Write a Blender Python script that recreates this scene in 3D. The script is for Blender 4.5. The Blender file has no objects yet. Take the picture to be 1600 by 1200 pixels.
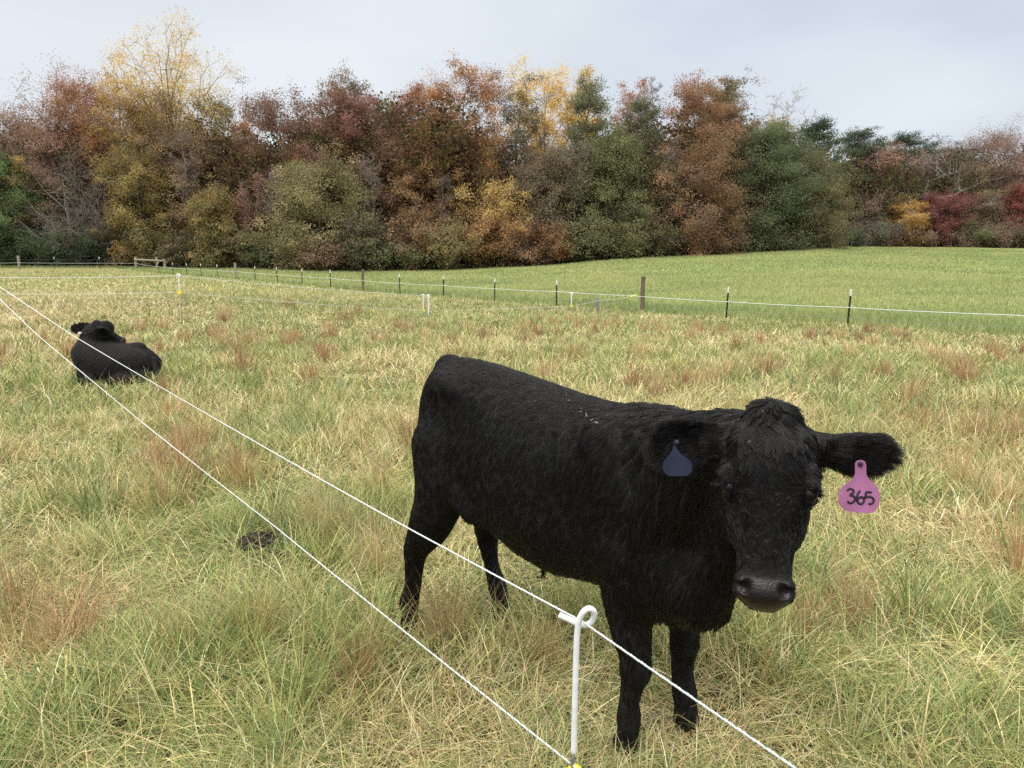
import bpy, math, time
import numpy as np
T00 = time.time()
PI = math.pi
SC = bpy.context.scene
COL = SC.collection

# ------------------------------------------------------------------ camera
FPX = 1130.0                      # focal length in pixels of a 1600 wide frame
CAMH = 1.55
PITCH = math.atan(200 / FPX)
cd = bpy.data.cameras.new('camera'); cam = bpy.data.objects.new('camera', cd); COL.objects.link(cam)
cam.location = (0, 0, CAMH); cam.rotation_euler = (PI / 2 - PITCH, 0, 0)
cd.sensor_width = 36.0; cd.lens = 36.0 * FPX / 1600.0
cd.clip_start = 0.05; cd.clip_end = 1500
SC.camera = cam
CF = np.array([0, math.cos(PITCH), -math.sin(PITCH)]); CU = np.array([0, math.sin(PITCH), math.cos(PITCH)])
CR = np.array([1., 0, 0]); CC = np.array([0, 0, CAMH])
def ray(u, v): return CF + (u - 800) / FPX * CR + (600 - v) / FPX * CU
def at_y(u, v, Y):
    d = ray(u, v); return CC + d * (Y / d[1])
def at_d(u, v, D): return CC + ray(u, v) * D

# ------------------------------------------------------------------ sky and light
w = bpy.data.worlds.new('World'); SC.world = w; w.use_nodes = True
nt = w.node_tree; nt.nodes.clear()
def N(nt, t, **k):
    n = nt.nodes.new(t)
    for a, b in k.items(): setattr(n, a, b)
    return n
L = nt.links.new
out = N(nt, 'ShaderNodeOutputWorld'); bg = N(nt, 'ShaderNodeBackground'); L(bg.outputs[0], out.inputs[0])
tc = N(nt, 'ShaderNodeTexCoord'); sx = N(nt, 'ShaderNodeSeparateXYZ'); L(tc.outputs['Generated'], sx.inputs[0])
mp = N(nt, 'ShaderNodeMapping'); mp.inputs['Scale'].default_value = (1.0, 1.0, 2.6); L(tc.outputs['Generated'], mp.inputs[0])
nz = N(nt, 'ShaderNodeTexNoise'); nz.inputs['Scale'].default_value = 1.9; nz.inputs['Detail'].default_value = 4; nz.inputs['Roughness'].default_value = .45
L(mp.outputs[0], nz.inputs['Vector'])
cr = N(nt, 'ShaderNodeValToRGB')                       # thin overcast: paler and greyer banks of cloud
cr.color_ramp.elements[0].position = .34; cr.color_ramp.elements[0].color = (.575, .655, .775, 1)
cr.color_ramp.elements[1].position = .66; cr.color_ramp.elements[1].color = (.81, .875, .95, 1)
L(nz.outputs[0], cr.inputs[0])
sd = N(nt, 'ShaderNodeVectorMath', operation='DOT_PRODUCT'); sd.inputs[1].default_value = (-.62, .74, .26)
L(tc.outputs['Generated'], sd.inputs[0])
gl = N(nt, 'ShaderNodeMapRange'); gl.inputs[1].default_value = .55; gl.inputs[2].default_value = 1.0; gl.inputs[3].default_value = 0; gl.inputs[4].default_value = .55
L(sd.outputs['Value'], gl.inputs[0])
mx = N(nt, 'ShaderNodeMix', data_type='RGBA'); L(gl.outputs[0], mx.inputs[0]); L(cr.outputs[0], mx.inputs[6]); mx.inputs[7].default_value = (.90, .945, .98, 1)
zr = N(nt, 'ShaderNodeMapRange'); zr.interpolation_type = 'SMOOTHSTEP'  # an overcast sky is brighter towards the zenith
zr.inputs[1].default_value = .34; zr.inputs[2].default_value = 1.0; zr.inputs[3].default_value = .96; zr.inputs[4].default_value = 3.4
L(sx.outputs[2], zr.inputs[0])
zw = N(nt, 'ShaderNodeMapRange'); zw.inputs[1].default_value = .34; zw.inputs[2].default_value = .8; L(sx.outputs[2], zw.inputs[0])   # neutral grey overhead
mx2 = N(nt, 'ShaderNodeMix', data_type='RGBA'); L(zw.outputs[0], mx2.inputs[0]); L(mx.outputs[2], mx2.inputs[6]); mx2.inputs[7].default_value = (.84, .81, .76, 1)
L(mx2.outputs[2], bg.inputs[0]); L(zr.outputs[0], bg.inputs[1])
sl = bpy.data.lights.new('sun', 'SUN'); sl.energy = 2.0; sl.angle = math.radians(22); sl.color = (1, .965, .91)
so = bpy.data.objects.new('sun', sl); COL.objects.link(so); so.rotation_euler = (math.radians(32), math.radians(-22), 0)
SC.view_settings.view_transform = 'Standard'; SC.view_settings.look = 'None'; SC.view_settings.gamma = 1; SC.view_settings.exposure = 0.0
SC.cycles.max_bounces = 6; SC.cycles.diffuse_bounces = 3; SC.cycles.glossy_bounces = 2; SC.cycles.transmission_bounces = 3
SC.cycles.transparent_max_bounces = 4; SC.cycles.use_denoising = False
SC.cycles.use_adaptive_sampling = True; SC.cycles.adaptive_threshold = .02
SC.cycles_curves.shape = 'RIBBONS' if hasattr(SC, 'cycles_curves') else None

# ------------------------------------------------------------------ helpers
def tag(o, label=None, cat=None, group=None, kind=None):
    if label: o['label'] = label
    if cat: o['category'] = cat
    if group: o['group'] = group
    if kind: o['kind'] = kind
    return o
def empty(name, loc=(0, 0, 0), rz=0, **k):
    o = bpy.data.objects.new(name, None); COL.objects.link(o); o.location = loc; o.rotation_euler = (0, 0, rz)
    o.empty_display_size = .1
    return tag(o, **k)
def build(name, V, Fq, mat, parent=None, col=None, smooth=False, extra=None):
    """one mesh object from numpy arrays; Fq is an (n,4) or (n,3) array or a list of such"""
    me = bpy.data.meshes.new(name)
    V = np.asarray(V, np.float32); Fs = Fq if isinstance(Fq, list) else [Fq]
    Fs = [np.asarray(f, np.int32) for f in Fs if len(f)]
    me.vertices.add(len(V)); me.vertices.foreach_set('co', V.ravel())
    flat = np.concatenate([f.ravel() for f in Fs]); tot = np.concatenate([np.full(len(f), f.shape[1], np.int32) for f in Fs])
    st = np.concatenate([[0], np.cumsum(tot)[:-1]]).astype(np.int32)
    me.loops.add(len(flat)); me.loops.foreach_set('vertex_index', flat)
    me.polygons.add(len(tot)); me.polygons.foreach_set('loop_start', st); me.polygons.foreach_set('loop_total', tot)
    me.polygons.foreach_set('use_smooth', np.full(len(tot), bool(smooth)))
    me.update(calc_edges=True)
    if col is not None:
        a = me.color_attributes.new('col', 'FLOAT_COLOR', 'POINT')
        c = np.ones((len(V), 4), np.float32); c[:, :3] = col; a.data.foreach_set('color', c.ravel())
    for k, val in (extra or {}).items():
        a = me.attributes.new(k, 'FLOAT', 'POINT'); a.data.foreach_set('value', np.asarray(val, np.float32))
    me.materials.append(mat)
    o = bpy.data.objects.new(name, me); COL.objects.link(o)
    if parent: o.parent = parent
    return o
def tubes(P0, P1, R0, R1, n=5):
    """many separate tapered tubes -> verts, quads"""
    P0, P1 = np.asarray(P0, float), np.asarray(P1, float); R0, R1 = np.asarray(R0, float), np.asarray(R1, float)
    d = P1 - P0; d /= np.linalg.norm(d, axis=1, keepdims=True) + 1e-9
    h = np.where(np.abs(d[:, 2:3]) < .9, np.array([[0, 0, 1.]]), np.array([[1., 0, 0]]))
    a = np.cross(d, h); a /= np.linalg.norm(a, axis=1, keepdims=True); b = np.cross(d, a)
    th = np.arange(n) * 2 * PI / n; c, s = np.cos(th)[None, :, None], np.sin(th)[None, :, None]
    ring = a[:, None] * c + b[:, None] * s
    V = np.concatenate([P0[:, None] + ring * R0[:, None, None], P1[:, None] + ring * R1[:, None, None]], 1)
    k = np.arange(len(P0))[:, None] * 2 * n; j = np.arange(n)[None]; j2 = (j + 1) % n
    F = np.stack([k + j, k + j2, k + n + j2, k + n + j], -1).reshape(-1, 4)
    return V.reshape(-1, 3), F
def sweep(P, R, n=8, lobes=0, twist=0, caps=True):
    """one tube along a polyline; lobes/twist make it a laid cord"""
    P = np.asarray(P, float); m = len(P); R = np.broadcast_to(np.asarray(R, float), (m,))
    T = np.gradient(P, axis=0); T /= np.linalg.norm(T, axis=1, keepdims=True)
    ref = np.array([0, 0, 1.]) if abs(T[0, 2]) < .8 else np.array([1., 0, 0])
    A = np.zeros_like(P); a = np.cross(T[0], ref); a /= np.linalg.norm(a)
    for i in range(m):
        a = a - T[i] * a.dot(T[i]); a /= np.linalg.norm(a); A[i] = a
    B = np.cross(T, A)
    s = np.concatenate([[0], np.cumsum(np.linalg.norm(np.diff(P, axis=0), axis=1))])
    th = np.arange(n)[None] * 2 * PI / n
    ph = th + (twist * s)[:, None]
    rr = R[:, None] * (1 + (.32 * np.cos(lobes * th) if lobes else 0))
    V = P[:, None] + (A[:, None] * np.cos(ph)[..., None] + B[:, None] * np.sin(ph)[..., None]) * rr[..., None]
    i = np.arange(m - 1)[:, None] * n; j = np.arange(n)[None]; j2 = (j + 1) % n
    F = np.stack([i + j, i + j2, i + n + j2, i + n + j], -1).reshape(-1, 4)
    V = V.reshape(-1, 3); Fs = [F]
    if caps:
        V = np.concatenate([V, P[:1], P[-1:]]); c0, c1 = len(V) - 2, len(V) - 1
        Fs.append(np.array([[c0, (q + 1) % n, q] for q in range(n)] + [[c1, (m - 1) * n + q, (m - 1) * n + (q + 1) % n] for q in range(n)]))
    return V, Fs
def merge(parts):
    V, Q, T, o = [], [], [], 0
    for v, fs in parts:
        for f in (fs if isinstance(fs, list) else [fs]):
            (Q if f.shape[1] == 4 else T).append(f + o)
        V.append(v); o += len(v)
    return np.concatenate(V), [np.concatenate(x) for x in (Q, T) if x]
def sstep(x, a, b):
    t = np.clip((x - a) / (b - a), 0, 1); return t * t * (3 - 2 * t)
_rl = np.random.RandomState(5).rand(256, 256)
def vnoise(x, y, s):
    """smooth value noise on a lattice, period s metres, 0..1"""
    x = np.asarray(x) / s + 91.3; y = np.asarray(y) / s + 57.7
    xi, yi = np.floor(x).astype(int), np.floor(y).astype(int); fx, fy = x - xi, y - yi
    fx = fx * fx * (3 - 2 * fx); fy = fy * fy * (3 - 2 * fy)
    g = lambda i, j: _rl[i % 256, j % 256]
    return (g(xi, yi) * (1 - fx) + g(xi + 1, yi) * fx) * (1 - fy) + (g(xi, yi + 1) * (1 - fx) + g(xi + 1, yi + 1) * fx) * fy
_r3 = np.random.RandomState(9).rand(64, 64, 64)
def vnoise3(P, s):
    Q = P / s + 31.7; I = np.floor(Q).astype(int); f = Q - I; f = f * f * (3 - 2 * f); r = 0
    for a in (0, 1):
        for b in (0, 1):
            for c in (0, 1):
                wgt = (f[..., 0] if a else 1 - f[..., 0]) * (f[..., 1] if b else 1 - f[..., 1]) * (f[..., 2] if c else 1 - f[..., 2])
                r = r + wgt * _r3[(I[..., 0] + a) % 64, (I[..., 1] + b) % 64, (I[..., 2] + c) % 64]
    return r

# ------------------------------------------------------------------ materials
def mat_new(name):
    m = bpy.data.materials.new(name); m.use_nodes = True
    return m, m.node_tree, m.node_tree.nodes['Principled BSDF']
def noise_mat(name, c1, c2, scale=20, rough=.7, bump=0., spec=.3, stretch=(1, 1, 1), metal=0., detail=6):
    m, t, b = mat_new(name)
    tc = N(t, 'ShaderNodeTexCoord'); mp = N(t, 'ShaderNodeMapping'); mp.inputs['Scale'].default_value = stretch
    t.links.new(tc.outputs['Object'], mp.inputs[0])
    n = N(t, 'ShaderNodeTexNoise'); n.inputs['Scale'].default_value = scale; n.inputs['Detail'].default_value = detail
    t.links.new(mp.outputs[0], n.inputs['Vector'])
    r = N(t, 'ShaderNodeValToRGB'); r.color_ramp.elements[0].color = (*c1, 1); r.color_ramp.elements[1].color = (*c2, 1)
    r.color_ramp.elements[0].position = .3; r.color_ramp.elements[1].position = .7
    t.links.new(n.outputs[0], r.inputs[0]); t.links.new(r.outputs[0], b.inputs['Base Color'])
    b.inputs['Roughness'].default_value = rough; b.inputs['Specular IOR Level'].default_value = spec; b.inputs['Metallic'].default_value = metal
    if bump:
        bp = N(t, 'ShaderNodeBump'); bp.inputs['Strength'].default_value = bump; bp.inputs['Distance'].default_value = .02
        t.links.new(n.outputs[0], bp.inputs['Height']); t.links.new(bp.outputs[0], b.inputs['Normal'])
    return m
def leaf_mat(name, trans=.3, rough=.6, spec=.25):
    m, t, b = mat_new(name)
    a = N(t, 'ShaderNodeAttribute', attribute_name='col')
    tr = N(t, 'ShaderNodeBsdfTranslucent'); mixs = N(t, 'ShaderNodeMixShader'); mixs.inputs[0].default_value = trans
    t.links.new(a.outputs['Color'], b.inputs['Base Color']); t.links.new(a.outputs['Color'], tr.inputs[0])
    b.inputs['Roughness'].default_value = rough; b.inputs['Specular IOR Level'].default_value = spec
    o = t.nodes['Material Output']
    t.links.new(b.outputs[0], mixs.inputs[1]); t.links.new(tr.outputs[0], mixs.inputs[2]); t.links.new(mixs.outputs[0], o.inputs[0])
    return m
M = {}
M['leaf'] = leaf_mat('autumn_leaves', .42, .7, .15)
M['grass'] = leaf_mat('grass_blades', .18, .55, .3)
M['bark'] = noise_mat('grey_brown_bark', (.11, .09, .075), (.26, .225, .195), 6, .9, .3, stretch=(3, 3, .6))
M['bark_pale'] = noise_mat('pale_bark', (.26, .24, .22), (.5, .47, .43), 3, .85, .2, stretch=(2, 2, .5))
M['bark_twig'] = noise_mat('grey_twigs', (.16, .125, .11), (.30, .25, .225), 3, .9)
M['wood'] = noise_mat('weathered_post_wood', (.09, .065, .045), (.23, .175, .125), 9, .9, .6, stretch=(4, 4, .5))
M['wood_grey'] = noise_mat('silver_grey_wood', (.2, .175, .14), (.36, .32, .26), 9, .9, .5, stretch=(4, 4, .5))
M['steel_green'] = noise_mat('dark_green_painted_steel', (.012, .02, .016), (.035, .045, .035), 30, .6)
M['white_paint'] = noise_mat('white_paint', (.68, .68, .66), (.84, .84, .82), 40, .55)
M['white_coat'] = noise_mat('white_plastic_coating', (.74, .75, .75), (.86, .87, .87), 60, .42, spec=.45)
M['steel'] = noise_mat('bare_steel', (.22, .22, .21), (.42, .42, .41), 80, .42, metal=.8)
M['yellow'] = noise_mat('yellow_plastic', (.72, .58, .02), (.86, .72, .03), 30, .4, spec=.5)
M['wire'] = noise_mat('thin_galvanised_wire', (.16, .16, .15), (.3, .3, .28), 30, .6)
M['tape'] = noise_mat('white_fence_cord', (.55, .57, .55), (.72, .74, .72), 60, .6)

# ------------------------------------------------------------------ terrain
_TU = np.array([-900, 0, 400, 560, 700, 850, 960, 1130, 1285, 1320, 1600, 2500.])
_TV = np.array([414, 415, 419, 424, 421, 414, 404, 395, 386, 384.5, 387, 390.])
_TY = np.array([88, 84, 78, 72, 72, 73, 75, 80, 88, 101, 104, 104.])
def u_of(X, Y): return 800 + FPX * X / np.maximum(Y / math.cos(PITCH) * 1.0, .01)   # column of the horizon point in that direction
def fence_y(u):
    i = (1333 - u) / np.maximum(.1457 * np.maximum(u, 60) + 27.3, 1); i = np.clip(i, -3.5, 20.5)
    return 19.5 * (1 + .1457 * i), i
def ground(X, Y):
    X = np.asarray(X, float); Y = np.asarray(Y, float)
    Ys = np.maximum(Y, 1.0); u = np.clip(u_of(X, Ys), -900, 2500)
    yt = np.interp(u, _TU, _TY); vt = np.interp(u, _TU, _TV)
    d1 = math.cos(PITCH) + (600 - vt) / FPX * math.sin(PITCH); dz = -math.sin(PITCH) + (600 - vt) / FPX * math.cos(PITCH)
    zt = CAMH + dz / d1 * yt
    yf, i = fence_y(u); yf = np.minimum(yf, yt * .8)
    zf = np.interp(i, [-4, 0, 3, 8, 12, 20], [-.35, -.34, -.36, -.3, -.12, .05])
    z = np.where(Ys < yf, zf * sstep(Ys, np.minimum(9, yf * .5), yf), zf + (zt - zf) * np.clip((Ys - yf) / (yt - yf), 0, 1) ** 1.15)
    z = np.where(Ys > yt, zt, z)
    z = z + (vnoise(X, Y, 2.3) - .5) * .05 * sstep(np.hypot(X, Y), 4, 9) + (vnoise(X, Y, 9) - .5) * .12 * sstep(np.hypot(X, Y), 12, 30)
    return np.where(Y < 1, 0 * z, z)
def gz(X, Y): return float(ground(np.array([X]), np.array([Y]))[0])
def on_ground(u, Y):
    """ground point in column u (measured at the horizon) at distance Y"""
    p = at_y(u, 400, Y); return np.array([p[0], Y, gz(p[0], Y)])

rr = np.concatenate([np.linspace(.0, 12, 61), 12 * 1.035 ** np.arange(1, 95), [420, 600, 900]])
aa = np.radians(np.linspace(-180, 180, 361))
RR, AA = np.meshgrid(rr, aa, indexing='ij'); GX, GY = RR * np.sin(AA), RR * np.cos(AA)
GZ = ground(GX, GY)
back = sstep(np.abs(AA), math.radians(60), math.radians(80)); GZ = GZ * (1 - back)
nr, na = RR.shape; I = np.arange(nr - 1)[:, None] * na + np.arange(na - 1)[None]
def zone_pasture(X, Y):
    """1 on the grazed green pasture beyond the fence, 0 in the tall meadow"""
    yf, _ = fence_y(np.clip(u_of(X, np.maximum(Y, 1)), -900, 2500)); return sstep(Y, yf - .6, yf + .8)
def zone_edge(X, Y):
    u = u_of(X, np.maximum(Y, 1)); return sstep(u, 250, 900) * sstep(Y, 12, 22)
m, t, b = mat_new('meadow_soil_and_thatch')
a = N(t, 'ShaderNodeAttribute', attribute_name='col'); tcn = N(t, 'ShaderNodeTexCoord')
n1 = N(t, 'ShaderNodeTexNoise'); n1.inputs['Scale'].default_value = 3.0; n1.inputs['Detail'].default_value = 9; n1.inputs['Roughness'].default_value = .7; t.links.new(tcn.outputs['Object'], n1.inputs['Vector'])
mr = N(t, 'ShaderNodeMapRange'); mr.inputs[1].default_value = .3; mr.inputs[2].default_value = .7; mr.inputs[3].default_value = .6; mr.inputs[4].default_value = 1.35; t.links.new(n1.outputs[0], mr.inputs[0])
vm = N(t, 'ShaderNodeVectorMath', operation='SCALE'); t.links.new(a.outputs['Color'], vm.inputs[0]); t.links.new(mr.outputs[0], vm.inputs['Scale'])
t.links.new(vm.outputs[0], b.inputs['Base Color']); b.inputs['Roughness'].default_value = .95; b.inputs['Specular IOR Level'].default_value = .1
bp = N(t, 'ShaderNodeBump'); bp.inputs['Strength'].default_value = .8; bp.inputs['Distance'].default_value = .08; t.links.new(n1.outputs[0], bp.inputs['Height']); t.links.new(bp.outputs[0], b.inputs['Normal'])
M['soil'] = m
zp = zone_pasture(GX, GY)[..., None]
gc = np.array([.05, .043, .022]) * (1 - zp) + np.array([.22, .26, .08]) * zp
farw = (sstep(np.hypot(GX, GY), 16, 45) * (1 - zp[..., 0]))[..., None]; gc = gc * (1 - farw) + np.array([.27, .25, .11]) * farw
o = build('ground', np.stack([GX, GY, GZ], -1).reshape(-1, 3), np.stack([I, I + 1, I + na + 1, I + na], -1).reshape(-1, 4), M['soil'], col=gc.reshape(-1, 3), smooth=True)
tag(o, kind='structure')

# ------------------------------------------------------------------ grass
rng = np.random.RandomState(11)
STRAW, GREEN, LIME, DRY, RUST = np.array([.68, .56, .29]), np.array([.20, .27, .085]), np.array([.43, .44, .15]), np.array([.52, .37, .19]), np.array([.42, .25, .135])
PALE, BLUEG = np.array([.78, .70, .44]), np.array([.26, .34, .15])
def scatter(r0, r1, dens, half=44, n=None):
    a0 = math.radians(half); area = a0 * (r1 * r1 - r0 * r0); n = int(area * dens)
    r = np.sqrt(rng.rand(n) * (r1 * r1 - r0 * r0) + r0 * r0); a = (rng.rand(n) * 2 - 1) * a0
    return r * np.sin(a), r * np.cos(a)
def blades(X, Y, length, width, lean, az, col, segs=3, curl=.6, z0=None):
    """curved tapering blades: lean = start tilt from vertical in radians, curl = extra bending along the blade"""
    n = len(X); Z = ground(X, Y) if z0 is None else z0
    base = np.stack([X, Y, Z - .004], -1); dirh = np.stack([np.cos(az), np.sin(az), 0 * az], -1)
    yaw = az + PI / 2 + rng.randn(n) * .9; sd = np.stack([np.cos(yaw), np.sin(yaw), 0 * yaw], -1)
    curlv = curl * (0.3 + rng.rand(n) * 1.2); pts = [base]; p = base
    for k in range(segs):
        th = lean + curlv * (k + .5) / segs * 1.25
        th = np.minimum(th, 1.75)
        p = p + (dirh * np.sin(th)[:, None] + np.array([0, 0, 1.]) * np.cos(th)[:, None]) * (length / segs)[:, None]
        p[:, 2] = np.maximum(p[:, 2], Z + .006 + .02 * rng.rand(n)); pts.append(p)
    wd = [1.0, .95, .7, .45][:segs] if segs > 1 else [1.]
    V = []
    for k in range(segs):
        V += [pts[k] - sd * (width * wd[k] * .5)[:, None], pts[k] + sd * (width * wd[k] * .5)[:, None]]
    V.append(pts[segs]); nv = 2 * segs + 1
    V = np.stack(V, 1); k0 = np.arange(n)[:, None] * nv
    Q = np.concatenate([k0 + np.array([[2 * k, 2 * k + 1, 2 * k + 3, 2 * k + 2]]) for k in range(segs - 1)], 1).reshape(-1, 4) if segs > 1 else np.zeros((0, 4), int)
    Tt = (k0 + np.array([[nv - 3, nv - 2, nv - 1]])).reshape(-1, 3)
    C = np.repeat(np.clip(col, .01, .95)[:, None], nv, 1)
    return V.reshape(-1, 3), Q, Tt, C.reshape(-1, 3)
class Grass:
    def __init__(s): s.V, s.Q, s.T, s.C, s.o = [], [], [], [], 0
    def add(s, r):
        V, Q, Tt, C = r; s.V.append(V.astype(np.float32)); s.Q.append((Q + s.o).astype(np.int32)); s.T.append((Tt + s.o).astype(np.int32)); s.C.append(C.astype(np.float32)); s.o += len(V)
    def build(s, name, label, cat):
        Q = np.concatenate(s.Q); Fs = [f for f in (Q, np.concatenate(s.T)) if len(f)]
        o = build(name, np.concatenate(s.V), Fs, M['grass'], col=np.concatenate(s.C)); tag(o, label, cat, kind='stuff'); return o
def palette(X, Y, kind):
    """natural leaf colour: green or cured straw, in drifts a few decimetres wide"""
    n = len(X); g = vnoise(X, Y, .3) * .30 + vnoise(X, Y, .9) * .32 + vnoise(X, Y, 3.) * .2 + .10 + rng.randn(n) * .27
    u = u_of(X, np.maximum(Y, 1)); r = np.hypot(X, Y)
    g = g - .26 * sstep(-u, -380, 0) * sstep(r, 12, 20) * (1 - sstep(r, 34, 44)) + .12 * sstep(r, 36, 48)      # tan sward back left
    g = g + .12 * sstep(u, 250, 500) * sstep(r, 13, 22)
    pick = rng.rand(n)
    c = np.where((g > .65)[:, None], np.where((pick < .5)[:, None], GREEN, np.where((pick < .82)[:, None], LIME, BLUEG)),
        np.where((g > .41)[:, None], np.where((pick < .45)[:, None], LIME, np.where((pick < .7)[:, None], STRAW, GREEN)),
                 np.where((pick < .5)[:, None], STRAW, np.where((pick < .75)[:, None], PALE, DRY))))
    return c * (1 + rng.randn(n, 1) * .22)
KEEP = []                                                                   # trampled spots: (x, y, radius, factor)
def keepers(X, Y, strength=1.):
    k = np.ones(len(X), bool)
    for x, y, r, fct in KEEP:
        d = np.hypot(X - x, Y - y); k &= ~((d < r) & (rng.rand(len(X)) < fct * strength))
    return k
_d = ray(413, 840); _t = (CAMH - .05) / -_d[2]; PAT = (_d[0] * _t, _d[1] * _t); KEEP += [(PAT[0], PAT[1], .11, .99), (PAT[0] * .94, PAT[1] * .94, .16, .86), (PAT[0] * .88, PAT[1] * .88, .16, .55)]
REST = on_ground(181, 8.75)[:2]
KEEP.append((REST[0], REST[1], .5, .6))
G = Grass()
bands = [(.35, 2.2, 11500, .0026, 4, .17), (2.2, 4.5, 6800, .0034, 3, .17), (4.5, 8, 4000, .0048, 3, .17), (8, 14, 1650, .0085, 2, .18), (14, 24, 620, .0135, 2, .165), (24, 38, 240, .021, 1, .16), (38, 82, 75, .045, 1, .15)]
for r0, r1, dens, wd, seg, ln in bands:
    X, Y = scatter(r0, r1, dens); k = keepers(X, Y) & (zone_pasture(X, Y) < .5); X, Y = X[k], Y[k]; n = len(X)
    lodged = vnoise(X, Y, .35)
    flow = vnoise(X, Y, 1.3) * 2 * PI + vnoise(X, Y, .22) * 7
    az = flow + rng.randn(n) * 1.5
    lean = np.clip(.35 + lodged * 1.1 + rng.randn(n) * .45, 0, 1.57)
    h = ln * (.55 + .9 * rng.rand(n)) * (.75 + .6 * vnoise(X, Y, .8))
    G.add(blades(X, Y, h, wd * (.6 + .8 * rng.rand(n)), lean, az, palette(X, Y, 0), seg, .8))
G.build('meadow_grass', 'long tangled green and straw coloured meadow grass', 'grass')
# green upright tufts
def tufts(G, cx, cy, per, spread, ln, wd, cols, segs, lean0=.18, curl=.5):
    n = len(cx) * per; k = np.repeat(np.arange(len(cx)), per)
    a = rng.rand(n) * 2 * PI; r = np.abs(rng.randn(n)) * spread[k]
    X, Y = cx[k] + np.cos(a) * r, cy[k] + np.sin(a) * r
    az = a + rng.randn(n) * .5
    h = ln[k] * (.55 + .6 * rng.rand(n)); lean = np.clip(lean0 + r / (spread[k] + 1e-6) * .22 + rng.randn(n) * .14, 0, 1.3)
    c = cols[k] * (1 + rng.randn(n, 1) * .17)
    G.add(blades(X, Y, h, (wd[k]) * (.6 + .7 * rng.rand(n)), lean, az, c, segs, curl))
G = Grass()
for r0, r1, dn, per, wd, seg in [(.5, 3.2, 11, 46, .0046, 4), (3.2, 7, 5, 34, .0056, 3), (7, 14, 2.4, 24, .008, 2), (14, 26, .9, 14, .013, 2)]:
    cx, cy = scatter(r0, r1, dn); k = (vnoise(cx, cy, .9) > .42) & keepers(cx, cy) & (zone_pasture(cx, cy) < .4); cx, cy = cx[k], cy[k]; n = len(cx); q = rng.rand(n, 1)
    tufts(G, cx, cy, per, .035 + rng.rand(n) * .05, .21 + rng.rand(n) * .22, np.full(n, wd), np.where(q < .5, GREEN, np.where(q < .8, LIME * .85, BLUEG)) * (1 + rng.randn(n, 1) * .1), seg)
G.build('grass_tufts', 'upright fresh green grass growing through the meadow', 'grass')
# broomsedge: russet stems in loose clumps
G = Grass()
spots = []
def px_spot(u, v): d = ray(u, v); tt = CAMH / -d[2]; return (d[0] * tt, d[1] * tt)
for (u, v, s) in [(60, 1030, 1.3), (30, 960, 1.), (120, 1000, 1.), (255, 800, 1.), (290, 760, 1.), (520, 850, 1.1), (640, 700, 1.), (500, 560, .9), (380, 585, 1.2), (700, 1000, .8), (1150, 545, 1.), (1080, 525, 1.),
                  (990, 610, 1.), (1000, 560, 1.), (1200, 590, .9), (1300, 600, .9), (1440, 680, 1.), (1520, 690, 1.2), (1580, 700, 1.), (1420, 640, 1.), (1350, 720, .8), (1330, 980, 1.), (1250, 1010, .8), (540, 500, 1.3),
                  (520, 530, 1.), (600, 505, 1.1), (560, 490, 1.), (635, 520, 1.), (490, 600, .9), (1570, 800, .8), (1590, 900, .9), (420, 1000, .8), (560, 1080, .7), (850, 1040, .6), (310, 700, .8), (1090, 500, 1.), (1460, 560, 1.),
                  (1560, 560, 1.), (1500, 600, 1.), (700, 540, .9), (900, 560, 1.), (820, 535, 1.), (350, 500, 1.), (450, 480, 1.2), (660, 470, .8), (220, 520, .8), (250, 740, .9), (690, 770, .9), (590, 900, .7), (1500, 760, .9)]:
    x, y = px_spot(u, v); spots.append((x, y, s))
sx_, sy_ = scatter(2, 20, .55); kk = vnoise(sx_, sy_, 2.7) > .52
spots += [(x, y, .75) for x, y in zip(sx_[kk], sy_[kk])]
sp = np.array(spots)
for lo, hi, per, wd, sg in [(0, 4, 170, .0022, 4), (4, 8, 120, .0036, 3), (8, 30, 80, .0075, 2)]:
    d = np.hypot(sp[:, 0], sp[:, 1]); k = (d >= lo) & (d < hi); s = sp[k]; n = len(s); q = rng.rand(n, 1)
    c = np.where(q < .5, RUST, np.where(q < .8, (RUST + STRAW) / 2, DRY)) * (1 + rng.randn(n, 1) * .1)
    tufts(G, s[:, 0], s[:, 1], per, .105 * s[:, 2], .42 * s[:, 2] ** .5 * (.85 + .3 * rng.rand(n)), np.full(n, wd), c, sg, .08, .28)
# lone tall seed stems
X, Y = scatter(.8, 9, 26); k = (vnoise(X, Y, 1.6) > .5) & keepers(X, Y); X, Y = X[k], Y[k]; n = len(X); q = rng.rand(n, 1)
G.add(blades(X, Y, .3 + .26 * rng.rand(n), np.full(n, .0024) * (1 + Y / 6), np.abs(rng.randn(n)) * .25, rng.rand(n) * 7, np.where(q < .5, RUST * .8, np.where(q < .8, DRY, PALE)), 4, .4))
G.build('dry_grass', 'russet dry stems standing in loose clumps in the meadow', 'dry grass')
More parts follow.
